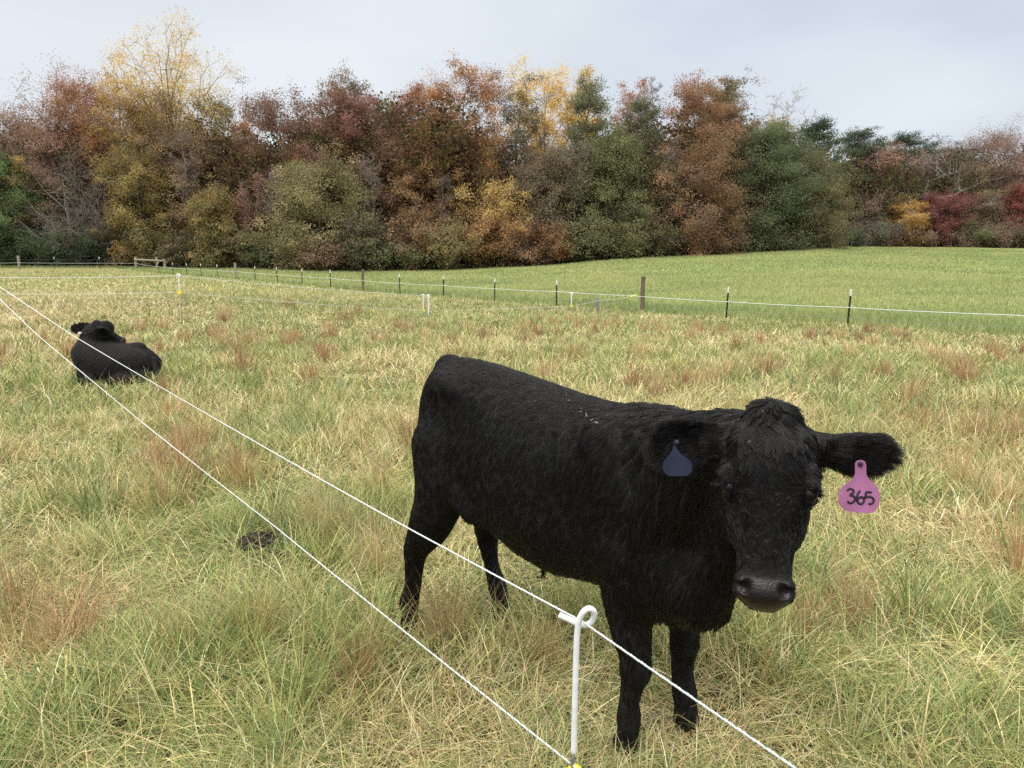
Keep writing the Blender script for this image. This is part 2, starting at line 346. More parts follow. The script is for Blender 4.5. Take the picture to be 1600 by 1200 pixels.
# short pasture beyond the fence
G = Grass()
for r0, r1, dens, wd, ln in [(15, 28, 300, .016, .12), (28, 50, 120, .028, .12), (50, 112, 34, .055, .13)]:
    X, Y = scatter(r0, r1, dens, 42); u = u_of(X, Y); k = (zone_pasture(X, Y) > .4) & (Y < np.interp(u, _TU, _TY) + 1.5); X, Y = X[k], Y[k]; n = len(X)
    band = vnoise(X, Y, 3.5) * .5 + vnoise(X * .35, Y, 2.2) * .5 + rng.randn(n) * .13
    c = np.where((band > .55)[:, None], np.array([.38, .39, .17]), np.where((band > .4)[:, None], np.array([.325, .36, .15]), np.array([.25, .305, .125]))) * (1 + rng.randn(n, 1) * .12)
    yf, _ = fence_y(u_of(X, Y)); rough_ = (Y < yf + 3) & (rng.rand(n) < .35); c = np.where(rough_[:, None], GREEN * .9, c)
    h = ln * (.6 + .8 * rng.rand(n)) * (1 + .9 * (Y < yf + 2.5))
    G.add(blades(X, Y, h, wd * (.6 + .8 * rng.rand(n)), np.abs(rng.randn(n)) * .5, rng.rand(n) * 7, c, 1, .3))
G.build('pasture_grass', 'short even green pasture grass beyond the fence', 'grass')
print('grass', round(time.time() - T00, 1))

# ------------------------------------------------------------------ trees
def tree_geo(Hh, Rw, cb, style, seed, dens=1.0, leafs=.2, lobes=1.0):
    """trunk, limbs, twigs as tapered tubes plus leaf clusters; returns wood segments and leaf points in local metres"""
    g = np.random.RandomState(seed)
    seg0, seg1, r0, r1 = [], [], [], []
    def add(p, q, a, b): seg0.append(p); seg1.append(q); r0.append(a); r1.append(b)
    nT = 10; zt = np.linspace(0, Hh * .93, nT + 1); wob = np.cumsum(g.randn(nT + 1, 2) * Hh * .009, 0); wob[0] = 0
    TR = np.concatenate([wob, zt[:, None]], 1); rad = (Hh * .013 + .05) * (1 - np.linspace(0, 1, nT + 1) * .93)
    for i in range(nT): add(TR[i], TR[i + 1], rad[i], rad[i + 1])
    def trunk(z): return np.array([np.interp(z, zt, TR[:, 0]), np.interp(z, zt, TR[:, 1]), z]), np.interp(z, zt, rad)
    b = (1 - cb) * .5 * Hh; c = cb * Hh + b
    nL = {'round': 46, 'airy': 30, 'pine': 40, 'bare': 24, 'shrub': 30, 'cedar': 64, 'sprawl': 12}[style]
    tips = []; tipr = []
    lump = g.randn(9, 3); lump /= np.linalg.norm(lump, axis=1, keepdims=True)
    for i in range(nL):
        zz = 1 - 2 * (i + .5) / nL; az = i * 2.39996 + g.randn() * .35
        if style == 'shrub': zz = zz * .6 + .35
        zz = np.clip(zz + g.randn() * .06, -.97, .98); xy = math.sqrt(1 - zz * zz) ** .8
        d = np.array([math.cos(az) * xy, math.sin(az) * xy, zz])
        k = 1 + .22 * lobes * (np.max(lump @ (d / np.linalg.norm(d))) - .62) * 2.2 + g.randn() * .10 * lobes
        f = (zz + 1) / 2
        wf = {'round': 1.0, 'shrub': 1.0, 'airy': .55 + .6 * f, 'bare': .7 + .4 * f, 'cedar': 1.16 - .62 * f, 'pine': 1.12 - .5 * f, 'sprawl': 1.25 - .5 * f}[style]
        e = np.array([d[0] * Rw * wf * k, d[1] * Rw * wf * k, c + zz * b * (1 + (k - 1) * .35)])
        e[:2] += trunk(min(max(e[2], 0), Hh * .9))[0][:2]
        hz = np.hypot(d[0], d[1]) * Rw * wf
        drop = {'round': .55, 'airy': 1.3, 'pine': .1, 'bare': 1.2, 'shrub': .8, 'cedar': .3, 'sprawl': .3}[style]
        zb = np.clip(e[2] - hz * drop, cb * Hh * .85, Hh * .9) if style != 'airy' else np.clip(e[2] - hz * drop - .1 * Hh, cb * Hh * .8, Hh * .8)
        bs, lr0 = trunk(min(zb, max(e[2] * .97, .05)))
        ll = np.linalg.norm(e - bs); m1 = bs + (e - bs) * .5 + np.array([0, 0, -ll * .06]) + g.randn(3) * ll * .05
        lr = max(.018, lr0 * .48); add(bs, m1, lr, lr * .6); add(m1, e, lr * .6, .012)
        tips.append(e); tipr.append(1.)
        ns = 6 if style != 'bare' else 8
        for q_ in range(ns):
            s = .3 + .7 * (q_ + g.rand()) / ns; base = (bs + (m1 - bs) * s * 2) if s < .5 else (m1 + (e - m1) * (s * 2 - 1))
            sl_ = (.16 + .2 * g.rand()) * Rw * 1.15
            dd = g.randn(3); dd[2] *= .8 if style not in ('pine', 'sprawl') else .25; dd = dd / np.linalg.norm(dd) + (e - bs) / (ll + .01) * .55; dd /= np.linalg.norm(dd)
            q = base + dd * sl_; add(base, q, lr * .26 + .009, .008)
            tips.append(q); tipr.append(.9); tips.append(base + (q - base) * .5); tipr.append(.8)
            for j in range(2 if style not in ('bare', 'airy', 'sprawl') else 5):
                bb = base + (q - base) * (.35 + .6 * g.rand()); d3 = g.randn(3); d3 /= np.linalg.norm(d3); d3 = d3 + dd * .5 + np.array([0, 0, .25])
                qq = bb + d3 * sl_ * (.35 + .4 * g.rand()); add(bb, qq, .014, .006); tips.append(qq); tipr.append(.8)
                if style == 'bare':
                    for w_ in range(4):
                        b4 = bb + (qq - bb) * (.3 + .7 * g.rand()); d4 = g.randn(3) * .5 + d3 * .6; add(b4, b4 + d4 * sl_ * .3, .011, .006)
    for i in range(4): tips.append(trunk(Hh * .93)[0] + g.randn(3) * np.array([.25, .25, .02]) * Rw * .3); tipr.append(1)
    tips = np.array(tips); tipr = np.array(tipr); tips[:, 2] = np.maximum(tips[:, 2], .12)
    per = dens * {'round': 27, 'airy': 6.0, 'pine': 18, 'bare': 0, 'shrub': 14, 'cedar': 15, 'sprawl': 0}[style] * (Rw / 4.) ** 1.1 * (.2 / leafs) ** 1.3
    thin = .25 + 1.4 * g.rand(len(tips)) ** 1.1                            # some sprays are fuller than others
    cnt = g.poisson(per * thin); idx = np.repeat(np.arange(len(tips)), cnt)
    sig = .07 * Rw + .06
    sc_ = {'pine': (1.3, 1.3, .5), 'cedar': (1.3, 1.3, .7), 'airy': (1.15, 1.15, .9)}.get(style, (1.1, 1.1, .8))
    P = tips[idx] + g.randn(len(idx), 3) * sig * np.array(sc_); P[:, 2] = np.maximum(P[:, 2], .05)
    return (np.array(seg0), np.array(seg1), np.array(r0), np.array(r1)), P, idx
def leaves(P, size, g, cols, flat=.0, out=None):
    n = len(P); nrm = g.randn(n, 3) * (.42 if out is not None else 1)
    if out is not None: nrm = nrm + out
    nrm[:, 2] += flat * np.sign(nrm[:, 2]); nrm /= np.linalg.norm(nrm, axis=1, keepdims=True)
    a = np.cross(nrm, g.randn(n, 3)); a /= np.linalg.norm(a, axis=1, keepdims=True) + 1e-9; b = np.cross(nrm, a)
    s = size * (.55 + .75 * g.rand(n))[:, None]
    V = np.stack([P - a * s * .62, P - b * s * .42, P + a * s * .62, P + b * s * .42], 1).reshape(-1, 3)
    F = (np.arange(n)[:, None] * 4 + np.arange(4)[None])
    return V, F, np.repeat(np.clip(cols, .004, .9), 4, 0)
LEAFM = None
def leaf_cols(n, idx, c1, c2, g, ntip):
    q = np.clip(.5 + g.randn(ntip) * .50, 0, 1)[idx][:, None] if n else np.zeros((0, 1))
    q = np.clip(q + g.randn(n, 1) * .12, 0, 1)
    c = (np.array(c1) * q + np.array(c2) * (1 - q)) * (1 + (g.randn(ntip) * .13)[idx][:, None] + g.randn(n, 1) * .07) * 1.5
    return c * .84 + .16 * c.mean(1, keepdims=True) + .012  # greyed and lifted in the leaf colour itself, standing in for light haze
TREE_N = 0
def make_tree(name, label, cat, u, vt, wpx, Y, style, c1, c2, cb=.25, dens=1., leafs=.14, bark='bark', lean=0, seed=None, group=None, lobes=1.45):
    global TREE_N; TREE_N += 1; seed = seed or 100 + TREE_N; g = np.random.RandomState(seed)
    p = on_ground(u, Y); top = at_y(u, vt + 9, Y); Hh = top[2] - p[2]; Rw = wpx * .5 / FPX * Y / math.cos(PITCH) * 1.1
    root = empty(name, tuple(p - [0, 0, .1]), 0, label=label, cat=cat, group=group)
    (s0, s1, a0, a1), P, idx = tree_geo(Hh, Rw, cb, style, seed, dens, leafs, lobes)
    for q in (s0, s1) + ((P,) if len(P) else ()): q[:, 0] += q[:, 2] * lean
    V, F = tubes(s0, s1, a0, a1, 5)
    build('trunk', V, F, M[bark], root, smooth=True)
    if len(P):
        V, F, C = leaves(P, leafs, g, leaf_cols(len(P), idx, c1, c2, g, idx.max() + 1), .0, np.stack([P[:, 0] / Rw * .7, P[:, 1] / Rw * .7, .55 + .5 * (P[:, 2] / Hh - .5)], 1) + (np.random.RandomState(seed).randn(idx.max() + 1, 3) * .6)[idx])
        build('crown', V, F, M['leaf'], root, col=C)
    return root
# leaf colours of the autumn wood (natural albedo)
RUSTO, ORNG, CRIM, BRWN = (.235, .11, .042), (.34, .16, .04), (.20, .08, .055), (.15, .095, .055)
GOLD, YELL, OLIV, DKGR = (.36, .22, .035), (.54, .37, .075), (.135, .135, .045), (.045, .075, .030)
TAN, PINKB, GRNO, PINEG = (.24, .17, .085), (.26, .155, .105), (.10, .11, .045), (.030, .060, .030)
SAGE, REDB, GRYB, MARN = (.15, .16, .085), (.30, .045, .035), (.20, .15, .125), (.14, .08, .052)
T = [
 # name, label, category, u, v_top, width, Y, style, c1, c2, crown base, density, (leaf size, bark, lean)
 ('leafless_tree', 'grey brown nearly leafless tree at the far left edge behind the green one', 'tree', 22, 165, 130, 98, 'airy', GRYB, BRWN, .2, 2.4),
 ('leafy_tree', 'bright green bushy tree at the left edge of the wood', 'tree', 2, 243, 86, 83, 'round', (.13, .20, .045), (.05, .095, .03), .02, 1.3),
 ('leafy_tree', 'small tree with pale yellow top just right of the green tree at left edge', 'tree', 42, 236, 56, 85.5, 'airy', YELL, GOLD, .35, 2.6),
 ('maple_tree', 'open pinkish maple with sky showing through, left of the tall yellow tree', 'tree', 112, 90, 118, 91, 'airy', PINKB, (.36, .17, .12), .3, 1.0),
 ('oak_tree', 'copper brown crown below the open pinkish maple', 'tree', 150, 126, 110, 90, 'round', RUSTO, (.30, .14, .05), .45, .9),
 ('leafy_tree', 'low orange brown tree behind the grey twig thicket', 'tree', 78, 185, 120, 89, 'round', PINKB, BRWN, .1, 1.0),
 ('bare_tree', 'bare tangle of pale grey twigs above the dark green bushes at left', 'tree', 118, 232, 150, 82, 'bare', GRYB, BRWN, .12, 0),
 ('bare_tree', 'bare leaning grey tree beside the gap behind the rail brace', 'tree', 172, 262, 100, 82, 'bare', GRYB, BRWN, .15, 0),
 ('poplar_tree', 'tallest tree, open branches with yellow leaves standing above the wood', 'tree', 280, 30, 138, 90, 'airy', YELL, (.50, .34, .07), .55, 1.5),
 ('poplar_tree', 'yellow leaved side crown just left of the tallest yellow tree', 'tree', 212, 108, 66, 88, 'airy', (.50, .36, .08), GOLD, .3, 2.8),
 ('oak_tree', 'dark bronze tree under the tallest yellow tree', 'tree', 262, 150, 110, 87, 'round', (.20, .13, .05), BRWN, .15, .9),
 ('leafy_tree', 'golden olive tree right of the grey twig thicket', 'tree', 222, 240, 84, 82, 'round', (.33, .22, .045), OLIV, .08, 1.0),
 ('oak_tree', 'rounded bronze green crown right of the tallest yellow tree', 'tree', 338, 148, 76, 91, 'round', (.24, .16, .04), OLIV, .2, 1.1),
 ('leafy_tree', 'mixed yellow and brown tree beneath the rounded bronze crown', 'tree', 300, 205, 96, 84, 'round', (.28, .19, .07), BRWN, .1, .75),
 ('leafy_tree', 'golden orange young tree left of the slim red tree', 'tree', 336, 285, 76, 80, 'round', (.28, .175, .045), OLIV, .06, .9),
 ('oak_tree', 'low orange oak in the dip of the treeline', 'tree', 388, 186, 60, 93, 'round', ORNG, RUSTO, .1, 1.1),
 ('oak_tree', 'dark maroon brown oak right of the dip in the treeline', 'tree', 444, 149, 104, 86, 'round', MARN, (.20, .10, .05), .15, 1.15),
 ('oak_tree', 'brown round oak in front of the maroon oak', 'tree', 478, 205, 80, 82, 'round', BRWN, RUSTO, .15, .9),
 ('maple_tree', 'slim red tree with a pale straight stem', 'tree', 406, 266, 52, 79, 'airy', (.19, .085, .06), (.21, .11, .08), .3, 2.4, .14, 'bark_pale'),
 ('leafy_tree', 'broad olive tan tree behind the left wooden fence post', 'tree', 500, 252, 132, 75, 'round', (.25, .20, .085), OLIV, .03, 1.0),
 ('oak_tree', 'tall dark bronze tree with spiky top left of the crimson tree', 'tree', 537, 114, 70, 90, 'round', (.17, .12, .045), BRWN, .2, 1.1),
 ('maple_tree', 'tall dull crimson tree, the reddest of the high crowns', 'tree', 560, 138, 96, 83, 'round', (.225, .085, .062), MARN, .25, 1.0),
 ('oak_tree', 'russet crown with small sky gaps right of the crimson tree', 'tree', 645, 117, 80, 90, 'round', (.30, .12, .06), RUSTO, .3, .7),
 ('oak_tree', 'olive topped tree between the crimson and russet crowns', 'tree', 610, 150, 60, 88, 'round', OLIV, BRWN, .2, 1.0),
 ('oak_tree', 'dusty brown oak in front of the russet crown', 'tree', 612, 200, 96, 79, 'round', (.23, .12, .065), BRWN, .2, .95),
 ('pine_tree', 'dark blue green pine left of the big orange oak', 'tree', 682, 176, 78, 84, 'pine', PINEG, (.06, .10, .05), .3, 1.3),
 ('leafy_tree', 'small golden brown tree in front of the dark pine', 'tree', 660, 248, 70, 76, 'round', (.30, .17, .045), BRWN, .12, 1.0),
 ('oak_tree', 'big orange oak, the brightest orange crown in the wood', 'tree', 730, 107, 100, 83, 'round', (.36, .165, .04), RUSTO, .3, 1.05),
 ('oak_tree', 'orange brown crown low in front of the big orange oak', 'tree', 722, 215, 84, 80, 'round', (.33, .17, .03), BRWN, .25, .8),
 ('poplar_tree', 'slender olive tree with thin stems and sky between them', 'tree', 812, 118, 70, 85, 'airy', SAGE, BRWN, .3, 3.0),
 ('poplar_tree', 'golden yellow crown above the middle of the wood', 'tree', 852, 103, 96, 89, 'airy', YELL, (.70, .40, .04), .38, 3.0),
 ('poplar_tree', 'short bright yellow crown topping the grey green tree', 'tree', 910, 101, 58, 91, 'airy', YELL, GOLD, .4, 3.6),
 ('leafy_tree', 'tall narrow grey green tree below the short yellow crown', 'tree', 905, 126, 72, 82, 'cedar', SAGE, GRNO, .1, 1.3),
 ('leafy_tree', 'wide olive green tree right of centre, sweeping to the pasture', 'tree', 948, 205, 116, 78, 'cedar', (.17, .18, .06), GRNO, .04, 1.3),
 ('leafy_tree', 'hazy olive brown tree left of the wide olive tree', 'tree', 856, 232, 104, 78, 'cedar', (.16, .145, .075), BRWN, .06, 1.1),
 ('leafy_tree', 'small tree of scattered yellow leaves at the middle of the wood', 'tree', 774, 275, 84, 75.5, 'airy', (.45, .32, .06), (.30, .18, .07), .15, 2.8),
 ('maple_tree', 'thin pink orange tree poking above the grey green crowns', 'tree', 966, 115, 46, 90, 'airy', (.42, .19, .13), PINKB, .4, 2.8),
 ('leafy_tree', 'dull green rounded crown right of the thin pink tree', 'tree', 998, 146, 62, 87, 'round', SAGE, GRNO, .2, 1.1),
 ('bare_tree', 'thin bare tree top left of the orange brown oaks', 'tree', 1024, 118, 40, 92, 'bare', GRYB, BRWN, .35, 0),
 ('oak_tree', 'tall salmon orange oak standing left of the dark olive crown', 'tree', 1078, 120, 84, 85, 'round', (.34, .18, .09), RUSTO, .25, .85),
 ('oak_tree', 'dark olive crown behind the salmon orange oaks', 'tree', 1124, 120, 84, 91, 'round', (.12, .11, .035), (.17, .12, .04), .3, 1.3),
 ('oak_tree', 'copper orange oak filling the slope below the dark olive crown', 'tree', 1124, 158, 76, 87, 'round', (.31, .16, .08), BRWN, .2, .9),
 ('oak_tree', 'broad copper brown oak with branches down to the pasture', 'tree', 1086, 222, 118, 79.5, 'round', (.25, .13, .05), BRWN, .05, 1.1),
 ('leafy_tree', 'dim olive tree filling the space left of the copper brown oak', 'tree', 1026, 240, 80, 80, 'cedar', GRNO, (.18, .13, .06), .08, 1.1),
 ('cedar_tree', 'large smooth olive green tree right of the copper brown oak', 'tree', 1196, 190, 124, 83, 'cedar', (.13, .15, .06), (.075, .095, .04), .03, 1.7),
 ('bare_tree', 'pale lacy tree with white twigs above the large green tree', 'tree', 1226, 136, 66, 104, 'bare', GRYB, BRWN, .3, 0, .14, 'bark_pale'),
 ('poplar_tree', 'short faint yellow crown left of the pale lacy tree', 'tree', 1194, 172, 30, 98, 'airy', YELL, TAN, .4, 2.6),
 ('pine_tree', 'dark green pine rising right of the large olive green tree', 'tree', 1266, 180, 66, 92, 'pine', (.05, .085, .035), PINEG, .2, 1.6),
 ('cedar_tree', 'green brown tree at the near corner of the wood', 'tree', 1262, 250, 94, 86, 'cedar', (.11, .12, .05), (.17, .12, .05), .04, 1.4),
 ('pine_tree', 'pine with flat layered crown over the corner of the wood', 'tree', 1322, 197, 74, 112, 'pine', (.055, .085, .04), PINEG, .25, 1.6),
 ('pine_tree', 'dark pine top right of the orange maple', 'tree', 1396, 205, 62, 122, 'pine', PINEG, (.05, .08, .04), .35, 1.6),
 ('pine_tree', 'flat topped pine above the grey branched trees', 'tree', 1440, 218, 70, 124, 'pine', (.05, .08, .04), PINEG, .4, 1.5),
 ('pine_tree', 'far pine crown left of the big rounded red brown tree', 'tree', 1490, 222, 60, 126, 'pine', (.06, .085, .045), PINEG, .4, 1.5),
 ('maple_tree', 'orange maple with grey stem at the far end of the field', 'tree', 1358, 219, 84, 113, 'round', (.38, .16, .07), PINKB, .25, .75),
 ('maple_tree', 'faded pink brown tree low under the orange maple', 'tree', 1346, 285, 100, 109, 'airy', PINKB, GRYB, .05, 3.0),
 ('leafy_tree', 'grey brown tree between the orange maple and the big rounded tree', 'tree', 1432, 236, 90, 113, 'round', (.22, .145, .115), GRYB, .12, .7),
 ('bare_tree', 'pale barked tree with long white limbs sprawling over the pasture edge', 'tree', 1440, 262, 150, 106, 'sprawl', GRYB, GRYB, .12, 0, .14, 'bark_pale'),
 ('oak_tree', 'big rounded red brown tree at right with sky flecks in its top', 'tree', 1532, 205, 124, 114, 'round', (.25, .13, .09), GRYB, .15, .85),
 ('leafy_tree', 'brown tree left in front of the big rounded red brown tree', 'tree', 1496, 262, 80, 110, 'round', (.22, .16, .075), BRWN, .1, .8),
 ('leafy_tree', 'grey pink tree at the right edge behind the red maple', 'tree', 1588, 240, 90, 114, 'round', (.24, .15, .115), BRWN, .1, .8),
 ('maple_tree', 'small crimson maple at the edge of the far field', 'tree', 1466, 297, 62, 103.5, 'round', (.20, .055, .05), (.14, .05, .045), .12, 1.1),
 ('maple_tree', 'small golden tree left of the small crimson maple', 'tree', 1412, 310, 52, 103, 'round', (.34, .2, .04), GOLD, .08, 1.0),
 ('maple_tree', 'red maple cut by the right edge of the view', 'tree', 1600, 280, 50, 104, 'round', (.24, .06, .045), (.2, .06, .04), .1, 1.1),
]
for r in T:
    nm, lb, ct, u, vt, wp, Yt, st, c1, c2, cb, dn = r[:12]; k = dict(zip(('leafs', 'bark', 'lean'), r[12:]))
    make_tree(nm, lb, ct, u, vt, wp, Yt, st, c1, c2, cb, dn, **k)
for u, vt, wp, Yt, bk, lb in ((432, 252, 30, 77.5, 'bark_twig', 'slim grey bare stem left of the broad olive tan tree'), (584, 225, 34, 74.5, 'bark_twig', 'slim leaning grey stem just right of the broad olive tan tree'), (292, 190, 36, 81, 'bark_twig', 'slender grey bare stem under the tallest yellow tree'),
                              (896, 215, 34, 76.5, 'bark_twig', 'slender bare stem between the hazy and the wide olive trees'), (1046, 205, 32, 79, 'bark_twig', 'slim grey bare stem left of the copper brown oak'), (690, 262, 30, 75.5, 'bark_twig', 'slender bare stem below the dark pine')):
    make_tree('bare_tree', lb, 'tree', u, vt, wp, Yt, 'bare', GRYB, BRWN, .45, 0, bark=bk, lean=.03)
S = [  # understorey bushes along the field edge
 (20, 345, 70, (.08, .13, .03), DKGR, 'green bush at the foot of the left edge tree'), (64, 368, 74, DKGR, (.03, .05, .02), 'dark green bush behind the leftmost wooden fence post'),
 (112, 350, 84, (.055, .085, .025), DKGR, 'dark green bush under the grey twig thicket'), (160, 362, 70, (.04, .065, .03), DKGR, 'low dark bush left of the rail brace'),
 (205, 372, 44, (.28, .17, .06), GOLD, 'small golden brown bush behind the rail brace'), (246, 345, 76, (.22, .15, .06), OLIV, 'tawny bush right of the rail brace'),
 (296, 362, 60, GRNO, BRWN, 'dull green bush below the golden orange young tree'), (342, 372, 56, (.17, .15, .05), OLIV, 'olive bush beside the second wooden post from the left'),
 (392, 350, 66, BRWN, OLIV, 'brown bush at the foot of the slim red tree'), (440, 366, 70, GRNO, (.07, .08, .03), 'shaded green bush left of the olive tan tree'),
 (520, 372, 90, (.25, .15, .09), (.16, .11, .06), 'pinkish tan bush under the broad olive tan tree'), (572, 338, 62, (.10, .08, .05), GRNO, 'dark brown bush directly behind the nearer left wooden post'),
 (622, 374, 70, (.15, .16, .05), GRNO, 'olive green bush right of the nearer left wooden post'), (664, 322, 84, (.26, .15, .055), BRWN, 'orange brown bush under the small golden brown tree'),
 (712, 344, 84, (.22, .15, .05), OLIV, 'bronze bush below the big orange oak'), (770, 338, 80, (.24, .13, .05), (.32, .17, .05), 'russet bush under the scattered yellow leaves'),
 (822, 350, 74, (.22, .11, .045), BRWN, 'red brown bush left of the bright orange bush'), (866, 352, 52, (.34, .16, .04), RUSTO, 'bright orange bush at the middle of the wood edge'),
 (914, 338, 86, (.08, .085, .035), OLIV, 'shadowy green bush right of the bright orange bush'), (962, 344, 80, (.13, .13, .045), OLIV, 'olive bush at the foot of the wide olive tree'),
 (1012, 340, 76, OLIV, BRWN, 'brown green bush where the pasture begins to rise'), (1058, 352, 66, (.09, .085, .035), BRWN, 'dark bush left below the copper brown oak'),
 (1110, 345, 80, (.17, .11, .05), BRWN, 'brown bush right below the copper brown oak'), (1168, 348, 78, (.10, .11, .045), GRNO, 'green bush below the large olive green tree'),
 (1222, 338, 66, (.16, .12, .05), OLIV, 'olive brown bush near the corner of the wood'), (1268, 330, 50, (.34, .24, .05), OLIV, 'yellow green bush right at the corner of the wood'),
 (1308, 352, 56, (.04, .055, .03), DKGR, 'dark shaded bush in the gap beyond the corner of the wood'), (1350, 338, 78, (.09, .095, .06), (.13, .10, .07), 'grey green bush under the faded pink brown tree'),
 (1400, 352, 56, (.24, .13, .06), BRWN, 'orange brown bush below the small golden tree'), (1448, 356, 76, (.17, .09, .07), BRWN, 'plum brown bush below the small crimson maple'),
 (1498, 346, 70, (.12, .14, .05), OLIV, 'olive green bush right of the small crimson maple'), (1544, 344, 76, (.18, .12, .08), BRWN, 'brown bush under the big rounded tree'),
 (1590, 342, 70, (.14, .13, .06), BRWN, 'brown green bush under the red maple at right edge'),
]
for k, (u, vt, wp, c1, c2, lb) in enumerate(S):
    make_tree('bush', lb, 'bush', u, vt, wp, float(np.interp(u, _TU, _TY)) + .6, 'shrub', c1, c2, .02, 1.35, .17, seed=900 + k, group='bushes along the edge of the wood')
# the interior of the wood, too deep and tangled to count: stems and foliage behind the front trees
g = np.random.RandomState(77)
Us = g.uniform(-260, 1860, 400); PV = []; PC = []; SS = [[], [], [], []]
skyl = np.interp(Us, [-300, 60, 200, 300, 360, 400, 450, 540, 700, 790, 830, 880, 950, 1060, 1150, 1200, 1290, 1340, 1420, 1520, 1900], [215, 212, 205, 200, 222, 235, 192, 168, 162, 225, 275, 262, 210, 185, 185, 222, 238, 243, 253, 242, 252])
wcols = np.array([BRWN, (.11, .075, .05), OLIV, GRNO, (.17, .09, .045), (.09, .08, .05), MARN, (.14, .12, .05)])
for k, u in enumerate(Us):
    Yt = float(np.interp(u, _TU, _TY)) + g.uniform(4, 26); p = on_ground(u, Yt); hh = at_y(u, skyl[k] - 30 + g.uniform(0, 60), Yt)[2] - p[2]; rw = g.uniform(2.4, 4.2)
    n = 1500; d = g.randn(n, 3); d /= np.linalg.norm(d, axis=1, keepdims=True); d *= g.rand(n, 1) ** .4
    blob = g.randn(26, 3); blob /= np.linalg.norm(blob, axis=1, keepdims=True); bi = g.randint(0, 26, n)
    q = blob[bi] * .75 + g.randn(n, 3) * .2
    P = p + np.array([0, 0, hh * .52]) + q * np.array([rw, rw, hh * .46]); P = P[(P[:, 2] < p[2] + hh) & (P[:, 2] > p[2])]
    base = wcols[g.randint(len(wcols))] * .9; cb_ = base * (1 + g.randn(26, 1) * .2); PV.append(P); PC.append(np.resize(cb_[bi], (n, 3))[:len(P)] * (1 + g.randn(len(P), 1) * .15))
    top = p + np.array([g.randn() * .6, 0, hh * .8]); SS[0].append(p); SS[1].append(top); SS[2].append(.05 + .012 * hh); SS[3].append(.03)
P = np.concatenate(PV); V1, F1, C1 = leaves(P, .34, g, np.concatenate(PC))
V2, F2 = tubes(SS[0], SS[1], SS[2], SS[3], 5)
o = build('woodland_interior', np.concatenate([V1, V2]), np.concatenate([F1, F2 + len(V1)]), M['leaf'], col=np.concatenate([C1, np.full((len(V2), 3), .09)]))
tag(o, 'dense brown and olive wood behind the front row of trees', 'wood', kind='stuff')
# rank weeds and low brush closing the foot of the wood
us = g.uniform(-200, 1700, 9000); yt = np.interp(us, _TU, _TY) + np.abs(g.randn(9000)) * 1.6 + .1
us, yt = us[:], yt[:]; d0 = (us - 800) / FPX * math.cos(PITCH)
X, Yv = (us - 800) / FPX * yt / math.cos(PITCH), yt
Z = ground(X, Yv); hgt = (.3 + 1.3 * g.rand(9000) ** 1.6)
P = np.stack([X, Yv, Z], -1)[:, None] + np.concatenate([g.randn(9000, 7, 2) * .22, (g.rand(9000, 7, 1) * hgt[:, None, None])], -1)
cc = np.array([GRNO, BRWN, OLIV, (.2, .13, .06), (.11, .14, .04)])[g.randint(0, 5, 9000)]
V, F, C = leaves(P.reshape(-1, 3), .17, g, np.repeat(cc, 7, 0) * (1 + g.randn(63000, 1) * .15))
o = build('undergrowth', V, F, M['leaf'], col=C); tag(o, 'low tangled weeds and brush along the foot of the wood', 'undergrowth', kind='stuff')
print('trees', round(time.time() - T00, 1))
# ------------------------------------------------------------------ fences
def box(x0, x1, y0, y1, z0, z1, bev=.0):
    V = np.array([(x, y, z) for z in (z0, z1) for x, y in ((x0, y0), (x1, y0), (x1, y1), (x0, y1))], float)
    if bev: V[4:, :2] = (V[4:, :2] - [(x0 + x1) / 2, (y0 + y1) / 2]) * (1 - bev) + [(x0 + x1) / 2, (y0 + y1) / 2]
    return V, np.array([[0, 3, 2, 1], [4, 5, 6, 7], [0, 1, 5, 4], [1, 2, 6, 5], [2, 3, 7, 6], [3, 0, 4, 7]])
def fence_pt(i):
    u = (1333 - 27.3 * i) / (1 + .1457 * i); return on_ground(u, 19.5 * (1 + .1457 * i)), u
FDIR = fence_pt(5)[0] - fence_pt(0)[0]; FA = math.atan2(FDIR[1], FDIR[0])
fr = np.random.RandomState(4)
STEEL_PROTO = None
def steel_post(p, h, label, small=False):
    """studded T section steel post: dark green shaft, white painted tip, wire clip"""
    global STEEL_PROTO
    root = empty('steel_post', tuple(p), FA + fr.randn() * .2, label=label, cat='fence post', group='dark steel posts along the pasture fence')
    root.rotation_euler = (fr.randn() * .012, fr.randn() * .018, root.rotation_euler[2])
    if STEEL_PROTO is None:
        H0 = 1.0; sh = merge([box(-.022, .022, -.004, .004, -.1, H0 * .82), box(-.004, .004, .0042, .036, -.1, H0 * .82)] + [box(-.007, .007, -.011, -.0042, z, z + .012) for z in np.arange(.1, .8, .06)])
        tp = merge([box(-.0245, .0245, -.0065, .0065, H0 * .8205, H0, .1), box(-.0065, .0065, .0067, .0385, H0 * .8205, H0 - .003, .1)])
        a = build('shaft', sh[0], sh[1], M['steel_green'], root); b = build('tip', tp[0], tp[1], M['white_paint'], root)
        cv, cf = merge([box(-.018, .018, -.04, -.0115, .545, .59), box(-.03, .03, -.052, -.0402, .552, .583)]); c = build('insulator', cv, cf, M['white_paint'], root)
        STEEL_PROTO = (a, b, c)
    else:
        for src in STEEL_PROTO[:2] if small else STEEL_PROTO:
            o = src.copy(); COL.objects.link(o); o.parent = root
    root.scale = (1.15, 1.15, h)
    return root
